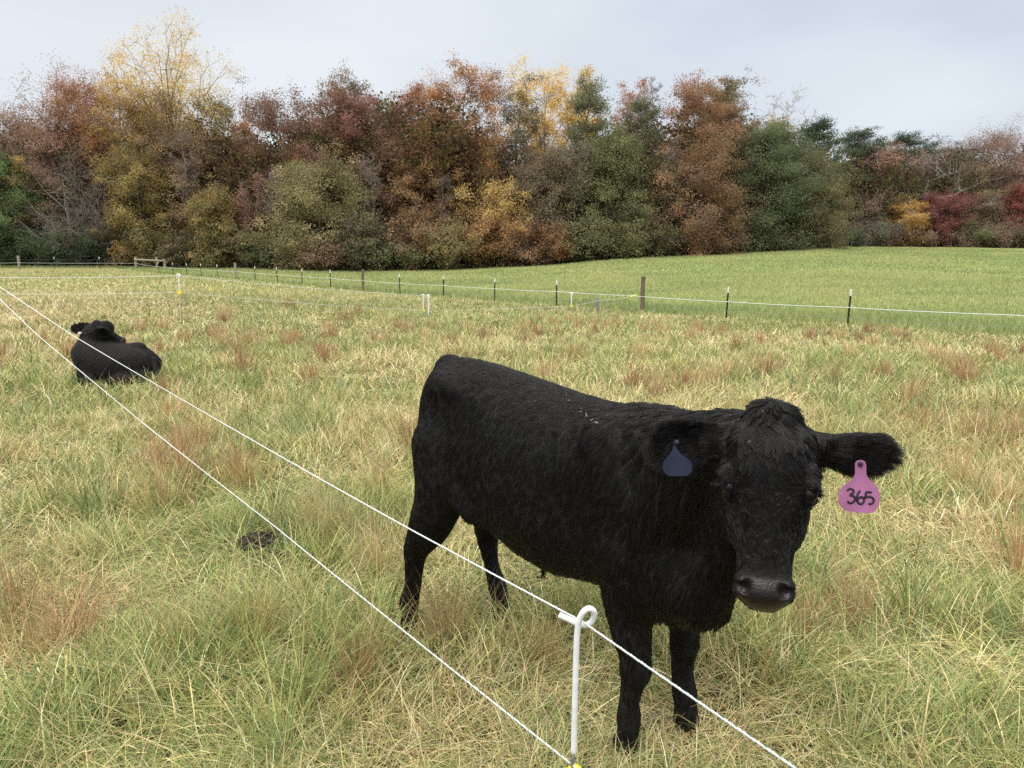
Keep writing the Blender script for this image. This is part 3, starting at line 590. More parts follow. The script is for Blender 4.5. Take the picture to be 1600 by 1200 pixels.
def wood_post(p, h, r, label, mat='wood', top=.0):
    g = np.random.RandomState(int(abs(p[0] * 100)) % 999)
    z = np.linspace(-.2, h, 7); P = np.stack([p[0] + g.randn(7) * .006 + z * .015, p[1] + 0 * z, p[2] + z], -1)
    V, F = sweep(P, r * (1 + g.randn(7) * .03), 12)
    V = V + vnoise3(V, .05)[:, None] * .012
    o = build('wooden_post', V, F, M[mat], smooth=False); tag(o, label, 'fence post'); return o
names = {0: 'nearest and rightmost dark steel post with a white tip', 1: 'dark steel post just right of the brown wooden post', 3: 'dark steel post left of the knee high wooden stub', 4: 'dark steel post behind the calf, second left of the wooden stub',
         5: 'dark steel post just right of the pair of white step in posts', 6: 'dark steel post just right of the nearer left wooden post', 8: 'dark steel post just left of the nearer left wooden post', 9: 'dark steel post second to the left of the nearer left wooden post',
         10: 'dark steel post third to the left of the nearer left wooden post', 11: 'dark steel post next right of the farther small wooden post', 13: 'thin far steel post next left of the farther small wooden post',
         14: 'second thin far steel post left of the farther small wooden post', 15: 'third thin far steel post left of the farther small wooden post', 16: 'thin far steel post two places right of the rail brace', 17.2: 'thin far steel post next right of the rail brace'}
for i in (0, 1, 3, 4, 5, 6, 8, 9, 10, 11, 13, 14, 15, 16, 17.2):
    p, u = fence_pt(i); steel_post(p, {0: 1.02, 1: .98, 3: .98, 4: 1.0}.get(i, 1.02), names[i], small=i > 9)
WP = {2: ('brown wooden post standing in the pasture fence behind the calf', 1.22, .075, 'wood'), 7: ('nearer left brown wooden post in front of the olive tan tree', 1.15, .075, 'wood'), 12: ('farther small wooden post before the wood', 1.15, .085, 'wood_grey')}
for i, (lb, h, r, mt) in WP.items():
    p, u = fence_pt(i if i != 2 else 1.885); wood_post(p, h, r, lb, mt)
# brace: three grey posts and a rail
BR = []
for u, hh, lb in ((256, 1.05, 'grey post at the right end of the rail brace'), (244, 1.2, 'grey post under the middle of the rail brace'), (211, 1.2, 'grey post at the left end of the rail brace')):
    p = on_ground(u, 74.5 + (256 - u) * .02); BR.append(p); wood_post(p, hh, .13, lb, 'wood_grey')
a, b = BR[2] + [0, 0, .92], BR[0] + [0, 0, .84]; V, F = sweep(np.array([a, (a + b) / 2 + [0, -.0, 0], b]) + [0, -.2, 0], .09, 8)
tag(build('brace_rail', V, F, M['wood_grey']), 'horizontal grey wooden rail fixed across the three brace posts', 'rail')
p28 = on_ground(28, 74); wood_post(p28, 1.35, .13, 'leftmost grey wooden post in front of the dark green bush', 'wood_grey')
FARP = []
for u, lb in ((155, 'far thin steel post left of the rail brace'), (84, 'far thin steel post right of the leftmost wooden post')):
    p = on_ground(u, 74.3); FARP.append(p); steel_post(p, 1.25, lb, True)
def wire(name, pts, r, mat, label, cat='fence wire', sag=.0, n=12, group=None):
    P = []
    for a, b in zip(pts[:-1], pts[1:]):
        t_ = np.linspace(0, 1, n, endpoint=False)[:, None]; seg = a + (b - a) * t_; seg[:, 2] -= (4 * sag * np.linalg.norm(b - a) * t_ * (1 - t_))[:, 0]; P.append(seg)
    P = np.concatenate(P + [np.array([pts[-1]])]); V, F = sweep(P, r, 5)
    o = build(name, V, F, M[mat], smooth=True); tag(o, label, cat, group); return o
ii = [-2.6, -1, 0, 1, 2, 3, 4, 5, 6, 7, 8, 9, 10, 11, 12, 13, 14, 15, 16, 17.2, 19]
nrm = np.array([-math.sin(FA), math.cos(FA), 0]); nrm = nrm * (-1 if nrm[1] > 0 else 1)
def fp(i, h, off=.055): p = fence_pt(i)[0].copy(); return p + np.array([0, 0, h]) + nrm * off
f_left = [BR[2] + [0, -.25, .55], FARP[0] + [0, -.1, .6], FARP[1] + [0, -.1, .62], p28 + [0, -.2, .65], on_ground(-140, 74) + [0, 0, .65]]
tops = [fp(i, .55 if i > 1 else .53) for i in ii] + f_left
wire('electric_rope', tops, .011, 'tape', 'white cord running along the pasture fence at mid height of the dark posts', 'fence cord', .004, 6)
lows = [fp(i, .25, .05) for i in ii] + [q - [0, 0, .3] for q in f_left]
wire('fence_wire', lows, .005, 'wire', 'thin dark wire low along the pasture fence', sag=.002, n=4)
wire('fence_wire', [fp(i, .86, .05) for i in ii[:15]], .0022, 'wire', 'faint thin wire strung near the tops of the dark posts', sag=.002, n=4)
wire('fence_wire', [q + [0, 0, .32] for q in f_left], .004, 'wire', 'thin upper wire left of the rail brace', sag=.002, n=4)
p = at_y(932, 478, 25.0); p = np.array([p[0], p[1], gz(p[0], p[1])]); wood_post(p, .5, .07, 'knee high grey wooden stub beside the short white post', 'wood_grey')

# white step-in posts holding the two temporary cords
def stepin(base, top_z, low_z, label, Yd, thick=.008, lean=0.0, yaw=0.):
    """pigtail step-in post: spring steel rod, white coated upper length ending in a loop, yellow clip for the lower cord"""
    root = empty('step_in_post', tuple(base), yaw, label=label, cat='fence post')
    zt, zl = top_z - base[2], low_z - base[2]
    def at(z): return np.array([lean * (z / max(zt, .1)), 0, z])
    V, F = sweep([at(-.15), at(zl * .5), at(zl + .03)], thick * .62, 8); build('rod', V, F, M['steel'], root, smooth=True)
    R_ = .020 if thick < .01 else .025
    sh = [at(z) for z in np.linspace(zl + .028, zt - .03, 9)]
    return root, sh, at, R_
def stepin_far(u, vt, vl, Y, label, clip=True, h2=None):
    top = at_y(u, vt, Y); low = at_y(u, vl, Y); g0 = np.array([top[0], Y, gz(top[0], Y)])
    root, sh, at, R_ = stepin(g0, top[2], low[2], label, Y, .012)
    zt = top[2] - g0[2]
    th = np.linspace(-PI * .5, PI * 1.25, 12); loop = np.array([[.035 * math.cos(q) + .0, .015 * math.sin(q) * .3, zt + .035 * math.sin(q)] for q in th]); 
    V, F = sweep(np.concatenate([np.array(sh), loop]), .017, 8); build('pigtail', V, F, M['white_coat'], root, smooth=True)
    if clip:
        V, F = box(-.045, .045, -.04, .02, low[2] - g0[2] - .03, low[2] - g0[2] + .035, .3); build('clip', V, F, M['yellow'], root)
    return top, low
T1, L1 = stepin_far(279, 431, 457, 16.7, 'white step in post with yellow clip, alone in the tan grass at left')
T2, L2 = stepin_far(661, 462, 485, 22.0, 'left and shorter of the pair of white step in posts')
T3, L3 = stepin_far(669, 463, 496, 19.0, 'right and taller of the pair of white step in posts', clip=False)
T4, L4 = stepin_far(893, 459, 478, 24.0, 'short white step in post between the calf and the pasture fence')
TL, LL = at_y(-60, 433, 16.0), at_y(-60, 459, 16.0)
wire('temporary_cord', [TL, T1, T2], .0065, 'tape', 'upper white cord from the left edge past the lone white post', 'fence cord', .006)
wire('temporary_cord', [LL, L1, L2, L4, at_y(934, 470, 24.9), at_y(996, 463, 25.2)], .0055, 'tape', 'lower pale cord from the left edge past the yellow clips to the yellow handle', 'fence cord', .006)
# gate handle on the cord
a, b = at_y(996, 463, 25.2), at_y(1000, 461.5, 25.15)
h0, h1 = at_y(985, 464.5, 25.1), at_y(994, 461.5, 25.1)
V, F = sweep([h0, h0 + (h1 - h0) * .15, h0 + (h1 - h0) * .5, h0 + (h1 - h0) * .85, h1], [.02, .035, .028, .035, .02], 8); tag(build('gate_handle', V, F, M['yellow'], smooth=True), 'small yellow gate handle on the cord beside the brown wooden post', 'handle')

# near pigtail post and the two polywire cords across the foreground
m, t, b = mat_new('white_and_teal_polywire')
tcn = N(t, 'ShaderNodeAttribute', attribute_name='strand'); cr2 = N(t, 'ShaderNodeValToRGB'); cr2.color_ramp.interpolation = 'CONSTANT'
cr2.color_ramp.elements[0].color = (.68, .70, .69, 1); cr2.color_ramp.elements[1].position = .86; cr2.color_ramp.elements[1].color = (.10, .34, .32, 1)
t.links.new(tcn.outputs['Fac'], cr2.inputs[0]); t.links.new(cr2.outputs[0], b.inputs['Base Color']); b.inputs['Roughness'].default_value = .55
M['poly'] = m
NP_Y = 1.2
lp = at_y(914, 968, NP_Y); lo_ = at_y(890, 1188, NP_Y + .005); bt = at_y(898, 1180, NP_Y)
gb = np.array([at_y(896, 1188, NP_Y)[0] - .012, NP_Y + .01, 0.])
root = empty('step_in_post', tuple(gb), 0, label='white pigtail step in post with open loop in the foreground before the calf', cat='fence post')
def lc(p): return np.asarray(p) - gb
foot = lc(at_y(894, 1196, NP_Y)); V, F = sweep([np.array([0, 0, -.2]), foot * .5 + [-.001, 0, 0], foot, lc(at_y(896, 1170, NP_Y))], .0036, 10); build('rod', V, F, M['steel'], root, smooth=True)
# loop centre about pixel (914, 962)
def px(u, v, dy=0): return lc(at_y(u, v, NP_Y + dy))
pts = [px(896.5, 1177), px(897, 1150), px(898, 1110), px(899, 1070), px(900, 1035), px(901, 1005), px(902.5, 985), px(905, 970, -.002), px(911, 957, -.004), px(920, 951, -.003), px(927.5, 955, 0), px(928, 964, .006), px(923, 973, .011), px(914, 977, .014), px(903, 974.5, .016), px(890, 968.5, .016), px(880, 964, .016), px(874, 960.5, .016)]
P = np.array(pts); tt = np.linspace(0, len(P) - 1, 90); 
def catmull(P, m):
    out = []
    for tq in np.linspace(0, len(P) - 1.0001, m):
        k = int(tq); f = tq - k; p0, p1, p2, p3 = P[max(k - 1, 0)], P[k], P[k + 1], P[min(k + 2, len(P) - 1)]
        out.append(.5 * (2 * p1 + (p2 - p0) * f + (2 * p0 - 5 * p1 + 4 * p2 - p3) * f * f + (3 * p1 - p0 - 3 * p2 + p3) * f ** 3))
    return np.array(out)
C_ = catmull(P, 100); R_ = np.full(100, .0056); R_[0] = .0045; R_[1] = .0058; R_[-1] = .004
V, F = sweep(C_, R_, 14); build('pigtail', V, F, M['white_coat'], root, smooth=True)
cz = px(898, 1206)
V, F = merge([sweep([cz + [0, 0, -.014], cz + [0, 0, -.01], cz + [.0, 0, .006], cz + [0, 0, .010]], [.009, .013, .0135, .0095], 14), sweep([cz + [-.03, -.004, .0], cz + [-.028, -.004, .002], cz + [.0, 0, .002]], [.004, .0065, .007], 10),
              sweep([cz + [.0, 0, 0.0], cz + [.02, -.003, -.006], cz + [.026, -.003, -.018]], [.006, .005, .004], 8)]); build('clip', V, F, M['yellow'], root, smooth=True)
def polywire(name, pts, label, r=.0019):
    """twisted cord: laid strands where it is near, a plain thin line farther off; each span hangs with a little sag"""
    near, far = [], []
    for a, b in zip(pts[:-1], pts[1:]):
        Ln = np.linalg.norm(b - a); isn = max(a[1], b[1]) < 4.2; n = int(Ln / .006) if isn else 40; t_ = np.linspace(0, 1, n + 1)[:, None]
        S = a + (b - a) * t_; S[:, 2] -= (.0011 * min(Ln, 3) * 4 * t_ * (1 - t_))[:, 0]; (near if isn else far).append(S)
    out = []; st = []
    P = np.concatenate([near[0]] + [q[1:] for q in near[1:]]); rad = np.maximum(r, .00055 * np.linalg.norm(P - CC, axis=1)); V, F = sweep(P, rad, 9, 3, 260); out.append((V, F))
    j = np.tile(np.arange(9), len(P)); s_ = np.repeat(np.arange(len(P)), 9); st.append(np.concatenate([((j < 2) & (s_ % 4 != 0)).astype(float), [0, 0]]))
    if far:
        P = np.concatenate([far[0]] + [q[1:] for q in far[1:]]); V, F = sweep(P, np.maximum(r, .00046 * np.linalg.norm(P - CC, axis=1)), 6); out.append((V, F)); st.append(np.zeros(len(V)))
    V, F = merge(out); o = build(name, V, F, M['poly'], smooth=True, extra={'strand': np.concatenate(st)}); tag(o, label, 'fence cord'); return o
def in_plane(u, v, A, B):
    """where the view of (u, v) meets the upright plane through A and B: both cords run straight across the field"""
    nn = np.cross(B - A, [0, 0, 1.]); d = ray(u, v); return CC + d * (((A - CC) @ nn) / (d @ nn))
A_, B_ = lp, at_y(-2, 447, 15.0); q_ = lambda u, v: in_plane(u, v, A_, B_); off_ = np.array([0, .013, 0])
far_u = B_ + (B_ - A_) * .45; far_u[2] = B_[2] + .12
e_ = q_(1245, 1202); far_r = e_ + (e_ - q_(911, 977)) * 2.2
polywire('polywire_cord', [far_u, B_, q_(115, 525), q_(400, 691), q_(640, 826.5), q_(911, 977) + off_, e_, far_r], 'upper white twisted cord through the pigtail loop, crossing before the calf')
A_, B_ = at_y(893, 1194, NP_Y + .002), at_y(-2, 466, 14.55)
far_u = B_ + (B_ - A_) * .45; far_u[2] = B_[2] + .12
polywire('polywire_cord', [far_u, B_, q_(60, 524.7), q_(221, 659), q_(430, 823), q_(640, 993), A_, A_ + (A_ - q_(640, 993)) * 1.6 * np.array([1, 1, .2])], 'lower white twisted cord running to the yellow clip at the bottom edge')
# a dried dung pat
px_, py_ = PAT; g = np.random.RandomState(3); n = 26; rings = []
for k, (rad, z) in enumerate(((.14, .01), (.13, .05), (.105, .065), (.07, .055), (.03, .07))):
    th = np.arange(n) * 2 * PI / n; q = rad * .68 * (1 + .36 * np.sin(th * 2 + .7) + .08 * np.sin(th * 5 + k)); rings.append(np.stack([px_ + q * np.cos(th) * 1.15, py_ + q * np.sin(th), np.full(n, z + .0) + .012 * np.sin(th * 7 + k * 2)], -1))
V = np.concatenate(rings); V[:, 2] += (vnoise3(V, .03) - .5) * .03; k = np.arange(4)[:, None] * n; j = np.arange(n)[None]; F = np.stack([k + j, k + (j + 1) % n, k + n + (j + 1) % n, k + n + j], -1).reshape(-1, 4)
V = np.concatenate([V, [[px_, py_, .06]]]); F3 = np.array([[4 * n + q, 4 * n + (q + 1) % n, 5 * n] for q in range(n)])
M['dung'] = noise_mat('dark_dried_dung', (.010, .008, .007), (.045, .036, .03), 40, .9, 1.0)
tag(build('cow_pat', V, [F, F3], M['dung'], smooth=True), 'dark dried cow pat in the grass beneath the lower cord', 'cow pat')
print('fence', round(time.time() - T00, 1))
# ------------------------------------------------------------------ calves
from mathutils.kdtree import KDTree
from mathutils.bvhtree import BVHTree
def unit(v): v = np.asarray(v, float); return v / (np.linalg.norm(v, axis=-1, keepdims=True) + 1e-12)
class SDF:
    """signed distance field on a grid, blended primitives, meshed with surface nets"""
    def __init__(s, lo, hi, h):
        s.lo, s.h = np.array(lo, float), h; s.n = (np.ceil((np.array(hi) - s.lo) / h)).astype(int) + 1
        s.F = np.full(tuple(s.n), .3, np.float32)
    def grid(s, lo, hi):
        a = np.clip(np.floor((np.array(lo) - s.lo) / s.h).astype(int), 0, s.n - 1); b = np.clip(np.ceil((np.array(hi) - s.lo) / s.h).astype(int) + 1, 1, s.n)
        ax = [s.lo[i] + np.arange(a[i], b[i]) * s.h for i in range(3)]
        return tuple(slice(a[i], b[i]) for i in range(3)), np.stack(np.meshgrid(*ax, indexing='ij'), -1)
    def add(s, fn, lo, hi, k=.03, cut=False):
        sl_, P = s.grid(np.array(lo) - k - .02, np.array(hi) + k + .02); d = fn(P).astype(np.float32); f = s.F[sl_]
        if cut: h = np.maximum(k - np.abs(f + d), 0) / k; s.F[sl_] = np.maximum(f, -d) + h * h * k * .25
        else: h = np.maximum(k - np.abs(f - d), 0) / k; s.F[sl_] = np.minimum(f, d) - h * h * k * .25
    def cone(s, a, b, ra, rb, k=.03, cut=False, M3=None, T3=None):
        a, b = np.array(a, float), np.array(b, float)
        if M3 is not None: a, b = T3 + M3 @ a, T3 + M3 @ b
        ab = b - a; L2 = ab @ ab + 1e-9; r = max(ra, rb)
        def f(P): t_ = np.clip(((P - a) @ ab) / L2, 0, 1); return np.linalg.norm(P - a - t_[..., None] * ab, axis=-1) - (ra + (rb - ra) * t_)
        s.add(f, np.minimum(a, b) - r, np.maximum(a, b) + r, k, cut)
    def chain(s, pts, k=.03):
        """a limb: tapered links joined without swelling at the joints"""
        pts = np.array(pts, float); m = len(pts); T_ = np.linspace(0, m - 1, (m - 1) * 4 + 1); D_ = []
        for tq in T_:
            i = min(int(tq), m - 2); f_ = tq - i; p0, p1, p2, p3 = pts[max(i - 1, 0)], pts[i], pts[i + 1], pts[min(i + 2, m - 1)]
            D_.append(.5 * (2 * p1 + (p2 - p0) * f_ + (2 * p0 - 5 * p1 + 4 * p2 - p3) * f_ ** 2 + (3 * p1 - p0 - 3 * p2 + p3) * f_ ** 3))
        D_ = np.array(D_)
        def f(P):
            r = np.full(P.shape[:-1], 9.)
            for a, b in zip(D_[:-1], D_[1:]):
                ab = b[:3] - a[:3]; t_ = np.clip(((P - a[:3]) @ ab) / (ab @ ab + 1e-9), 0, 1); r = np.minimum(r, np.linalg.norm(P - a[:3] - t_[..., None] * ab, axis=-1) - (a[3] + (b[3] - a[3]) * t_))
            return r
        s.add(f, (D_[:, :3] - D_[:, 3:]).min(0), (D_[:, :3] + D_[:, 3:]).max(0), k)
    def ell(s, c, r, k=.03, R=None, cut=False, M3=None, T3=None):
        """ellipsoid; columns of R are its axes"""
        c = np.array(c, float); r = np.array(r, float); R = np.eye(3) if R is None else R
        if M3 is not None: c = T3 + M3 @ c; R = M3 @ R
        def f(P): q = (P - c) @ R; k0 = np.linalg.norm(q / r, axis=-1); k1 = np.linalg.norm(q / r ** 2, axis=-1) + 1e-9; return k0 * (k0 - 1) / k1
        s.add(f, c - r.max(), c + r.max(), k, cut)
    def loft(s, st, p=2.3, k=.03, M3=np.eye(3), T3=np.zeros(3)):
        """stations (x, half width along y, low z, high z) along the x axis of frame M3, T3"""
        st = np.array(st, float)
        def f(P):
            q = (P - T3) @ M3; x = np.clip(q[..., 0], st[0, 0], st[-1, 0]); w = np.interp(x, st[:, 0], st[:, 1]); zl, zh = np.interp(x, st[:, 0], st[:, 2]), np.interp(x, st[:, 0], st[:, 3])
            h = (zh - zl) / 2; c = (zh + zl) / 2
            rho = (np.abs(q[..., 1] / w) ** p + np.abs((q[..., 2] - c) / h) ** p) ** (1 / p); d = (rho - 1) * np.minimum(w, h)
            e = q[..., 0] - x; return np.where(e != 0, np.sqrt(np.maximum(d, 0) ** 2 + e ** 2) + np.minimum(d, 0) * 0, d)
        C8 = np.array([T3 + M3 @ np.array([x, y, z]) for x in (st[0, 0], st[-1, 0]) for y in (-st[:, 1].max(), st[:, 1].max()) for z in (st[:, 2].min(), st[:, 3].max())])
        s.add(f, C8.min(0), C8.max(0), k)
    def blur(s, it=1):
        for _ in range(it):
            for ax in range(3):
                F = s.F; s.F = .5 * F + .25 * (np.roll(F, 1, ax) + np.roll(F, -1, ax))
    def mesh(s):
        F = s.F; I = F < 0; c = np.stack(np.meshgrid(*[np.arange(m - 1) for m in s.n], indexing='ij'), -1)
        S = np.zeros(tuple(s.n - 1), np.int8); offs = [(i, j, k) for i in (0, 1) for j in (0, 1) for k in (0, 1)]
        v = lambda A, o: A[o[0]:o[0] + s.n[0] - 1, o[1]:o[1] + s.n[1] - 1, o[2]:o[2] + s.n[2] - 1]
        for o in offs: S += v(I, o)
        act = (S > 0) & (S < 8); idx = np.full(S.shape, -1, np.int64); idx[act] = np.arange(act.sum()); ci = c[act]
        acc = np.zeros((len(ci), 3)); cnt = np.zeros(len(ci)); vals = {o: v(F, o)[act] for o in offs}
        for o in offs:
            for ax in range(3):
                if o[ax]: continue
                o2 = tuple(1 if q == ax else o[q] for q in range(3)); a, b = vals[o], vals[o2]; m_ = (a < 0) != (b < 0)
                t_ = a / (a - b + 1e-12); p = np.array(o, float)[None] + np.eye(3)[ax][None] * t_[:, None]; acc[m_] += p[m_]; cnt[m_] += 1
        V = s.lo + (ci + acc / cnt[:, None]) * s.h; Fs = []
        for ax in range(3):
            b_, c_ = (ax + 1) % 3, (ax + 2) % 3; sl0 = [slice(1, -1)] * 3; sl0[ax] = slice(0, -1); sl1 = [slice(1, -1)] * 3; sl1[ax] = slice(1, None)
            A, B = I[tuple(sl0)], I[tuple(sl1)]; e = np.argwhere(A != B); fl = A[A != B]
            off = np.ones(3, int); off[ax] = 0; e = e + off
            def g_(db, dc): q = e.copy(); q[:, b_] -= db; q[:, c_] -= dc; return idx[q[:, 0], q[:, 1], q[:, 2]]
            Q = np.stack([g_(1, 1), g_(0, 1), g_(0, 0), g_(1, 0)], 1); Q[~fl] = Q[~fl][:, ::-1]; Fs.append(Q[(Q >= 0).all(1)])
        return V, np.concatenate(Fs)
def vnormals(V, F):
    n = np.cross(V[F[:, 2]] - V[F[:, 0]], V[F[:, 3]] - V[F[:, 1]]); N_ = np.zeros_like(V)
    for i in range(4):
        for ax in range(3): N_[:, ax] += np.bincount(F[:, i], n[:, ax], len(V))
    return unit(N_)
def hide_mat(name, bare=True):
    m, t, b = mat_new(name)
    a = N(t, 'ShaderNodeAttribute', attribute_name='fur'); mxn = N(t, 'ShaderNodeMix', data_type='RGBA'); t.links.new(a.outputs['Fac'], mxn.inputs[0])
    tcn = N(t, 'ShaderNodeTexCoord'); nzz = N(t, 'ShaderNodeTexVoronoi'); nzz.inputs['Scale'].default_value = 210; t.links.new(tcn.outputs['Object'], nzz.inputs['Vector'])
    n2 = N(t, 'ShaderNodeTexNoise'); n2.inputs['Scale'].default_value = 30; t.links.new(tcn.outputs['Object'], n2.inputs['Vector'])
    cr_ = N(t, 'ShaderNodeValToRGB'); cr_.color_ramp.elements[0].color = (.004, .0035, .0035, 1); cr_.color_ramp.elements[1].color = (.018, .012, .010, 1); t.links.new(n2.outputs[0], cr_.inputs[0])
    t.links.new(cr_.outputs[0], mxn.inputs[6]); mxn.inputs[7].default_value = (.003, .003, .003, 1); t.links.new(mxn.outputs[2], b.inputs['Base Color'])
    mr_ = N(t, 'ShaderNodeMapRange'); mr_.inputs[3].default_value = .38; mr_.inputs[4].default_value = .85; t.links.new(a.outputs['Fac'], mr_.inputs[0]); t.links.new(mr_.outputs[0], b.inputs['Roughness'])
    b.inputs['Specular IOR Level'].default_value = .35
    bp_ = N(t, 'ShaderNodeBump'); bp_.inputs['Strength'].default_value = .35; bp_.inputs['Distance'].default_value = .002; t.links.new(nzz.outputs[0], bp_.inputs['Height']); t.links.new(bp_.outputs[0], b.inputs['Normal'])
    return m
M['hide'] = hide_mat('black_hide')
m, t, b = mat_new('black_hair'); hi = N(t, 'ShaderNodeHairInfo'); cr_ = N(t, 'ShaderNodeValToRGB')
cr_.color_ramp.elements[0].color = (.0030, .0030, .0034, 1); cr_.color_ramp.elements[1].color = (.012, .0095, .009, 1); t.links.new(hi.outputs['Random'], cr_.inputs[0]); t.links.new(cr_.outputs[0], b.inputs['Base Color'])
b.inputs['Roughness'].default_value = .36; b.inputs['Specular IOR Level'].default_value = .34; M['hair'] = m
def fur(name, parent, V, F, Nv, count, comb, length, keep, rad=.00045, seed=1, clump_n=7000, K=5, stretch=(1, 1, 1), dense=lambda P: np.ones(len(P)), coh=lambda P: .4):
    """hair strands rooted on the surface; comb(P, n) gives the lie of the coat, length(P) its length in metres"""
    g = np.random.RandomState(seed)
    A = np.linalg.norm(np.cross(V[F[:, 2]] - V[F[:, 0]], V[F[:, 3]] - V[F[:, 1]]), axis=1); wt = A * keep(V[F].mean(1)); cdf = np.cumsum(wt); fi = np.searchsorted(cdf, g.rand(count) * cdf[-1])
    a, b_ = g.rand(count, 1), g.rand(count, 1); q = F[fi]
    bl = lambda X: (X[q[:, 0]] * (1 - a) + X[q[:, 1]] * a) * (1 - b_) + (X[q[:, 3]] * (1 - a) + X[q[:, 2]] * a) * b_
    P = bl(V); n = unit(bl(Nv)); Ln, lift, wave, cl = length(P, n); cf = coh(P); Ln = Ln * (.8 + .4 * g.rand(count))
    D = comb(P, n); D = D - n * (D * n).sum(1, keepdims=True); D = unit(D)
    D = D + g.randn(count, 3) * .05; sd = np.cross(n, D)
    D = unit(D + sd * ((vnoise3(P, .03) - .5) * 1.1 + (vnoise3(P, .10) - .5) * .9)[:, None] * wave[:, None])
    T_ = np.linspace(0, 1, K)[1:]; pts = [P - n * .002]; p = P
    for t_ in T_:
        lf_ = lift * (1 - t_ * .75); d = unit(D + n * lf_[:, None] + np.array([0, 0, -1.]) * (.25 * t_) + sd * (np.sin(t_ * 5 + vnoise3(P, .05) * 12) * .35 * wave)[:, None])
        p = p + d * (Ln / (K - 1))[:, None]; pts.append(p)
    pts = np.stack(pts, 1)
    PS = P * np.array(stretch) + (np.stack([vnoise3(P, .02), vnoise3(P + 7, .02), vnoise3(P + 13, .02)], 1) - .5) * .012
    pr = dense(P); ci = g.choice(count, clump_n, replace=False, p=pr / pr.sum()); kd = KDTree(clump_n)
    for j, c in enumerate(ci): kd.insert(PS[c], j)
    kd.balance(); near = np.fromiter((kd.find(x)[1] for x in PS), int, count); C = pts[ci[near]]
    wgt = (np.linspace(0, 1, K) ** 1.3)[None, :, None] * (cl * (cf + (1 - cf) * g.rand(count)))[:, None, None]
    dist = np.linalg.norm(P - P[ci[near]], axis=1); wgt = wgt * (dist < .05)[:, None, None]
    tgt = C; pts = pts * (1 - wgt) + tgt * wgt
    hc = bpy.data.hair_curves.new(name); hc.add_curves([K] * count)
    hc.attributes['position'].data.foreach_set('vector', pts.astype(np.float32).ravel())
    ra = hc.attributes.get('radius') or hc.attributes.new('radius', 'FLOAT', 'POINT')
    ra.data.foreach_set('value', (np.linspace(1, .25, K)[None] * rad * (.7 + .6 * g.rand(count, 1))).astype(np.float32).ravel())
    hc.materials.append(M['hair']); o = bpy.data.objects.new(name, hc); COL.objects.link(o); o.parent = parent
    return o
def smooth01(x, a, b): return sstep(x, a, b)

# ---- standing calf: local x = forward, y = its left, z = up
HA = math.radians(-45.48); CO = np.array([.057, 2.527, 0.0])
fwv, lfv = np.array([math.cos(HA), math.sin(HA), 0]), np.array([-math.sin(HA), math.cos(HA), 0])
def to_loc(Pw): Pw = np.asarray(Pw, float) - CO; return np.stack([Pw @ fwv, Pw @ lfv, Pw[..., 2]], -1)
def dir_loc(d): d = np.asarray(d, float); return np.stack([d @ fwv, d @ lfv, d[..., 2]], -1)
HM = np.array([[.1444, .8866, .4392], [-.2673, .4623, -.8453], [-.9527, .0046, .3038]])   # columns: down the face, its left, out of the forehead
hs = 1.06
HT = to_loc(CC + (CO + fwv * 1.0956 + lfv * -.3995 + np.array([0, 0, 1.2278]) - CC) * hs)
def hp(a, s, n): return HT + HM @ (np.array([a, s, n]) * hs)
S_ = SDF((-.78, -.62, -.02), (1.42, .34, 1.36), .0055)
S_.loft([(-.500, .05, .90, 1.07), (-.475, .09, .80, 1.125), (-.43, .135, .66, 1.150), (-.37, .16, .60, 1.160), (-.30, .185, .595, 1.160), (-.2, .195, .585, 1.150), (-.08, .21, .525, 1.135), (.08, .228, .48, 1.112), (.22, .232, .468, 1.092),
         (.36, .205, .485, 1.082), (.48, .18, .49, 1.076), (.58, .155, .50, 1.07), (.68, .125, .53, 1.03), (.76, .085, .58, .95)], 2.25, .05)
S_.blur(4)
for y in (-1, 1):                                            # hips, thighs, shoulders
    S_.ell((-.29, .135 * y, 1.075), (.07, .045, .04), .06); S_.ell((-.345, .10 * y, .90), (.115, .082, .20), .06); S_.ell((-.29, .12 * y, .76), (.12, .08, .15), .06)
    S_.ell((-.43, .065 * y, 1.00), (.05, .042, .07), .05); S_.ell((.50, .10 * y, .82), (.11, .085, .21), .08)
    S_.ell((-.17, .245 * y, .985), (.085, .045, .085), .07, cut=True); S_.cone((-.25, .16 * y, .73), (-.12, .165 * y, .63), .045, .03, .07)
    S_.cone((.44, .135 * y, 1.00), (.60, .125 * y, .76), .05, .06, .06); S_.ell((.36, .26 * y, .80), (.05, .05, .16), .06, cut=True)
S_.chain([(-.33, -.12, .84, .12), (-.315, -.15, .66, .098), (-.365, -.162, .53, .084), (-.415, -.168, .45, .060), (-.452, -.17, .385, .046), (-.468, -.17, .32, .038), (-.482, -.17, .23, .034), (-.512, -.17, .145, .040), (-.508, -.172, .095, .036), (-.518, -.172, .035, .042)], .03)
S_.cone((-.385, -.168, .50), (-.480, -.17, .395), .034, .022, .04)
S_.chain([(-.30, .12, .84, .12), (-.31, .15, .64, .095), (-.365, .175, .50, .075), (-.40, .178, .43, .055), (-.415, .18, .375, .045), (-.40, .185, .25, .034), (-.365, .19, .145, .040), (-.350, .192, .095, .036), (-.342, .192, .035, .042)], .03)
S_.cone((-.375, .178, .47), (-.450, .18, .39), .030, .022, .04)
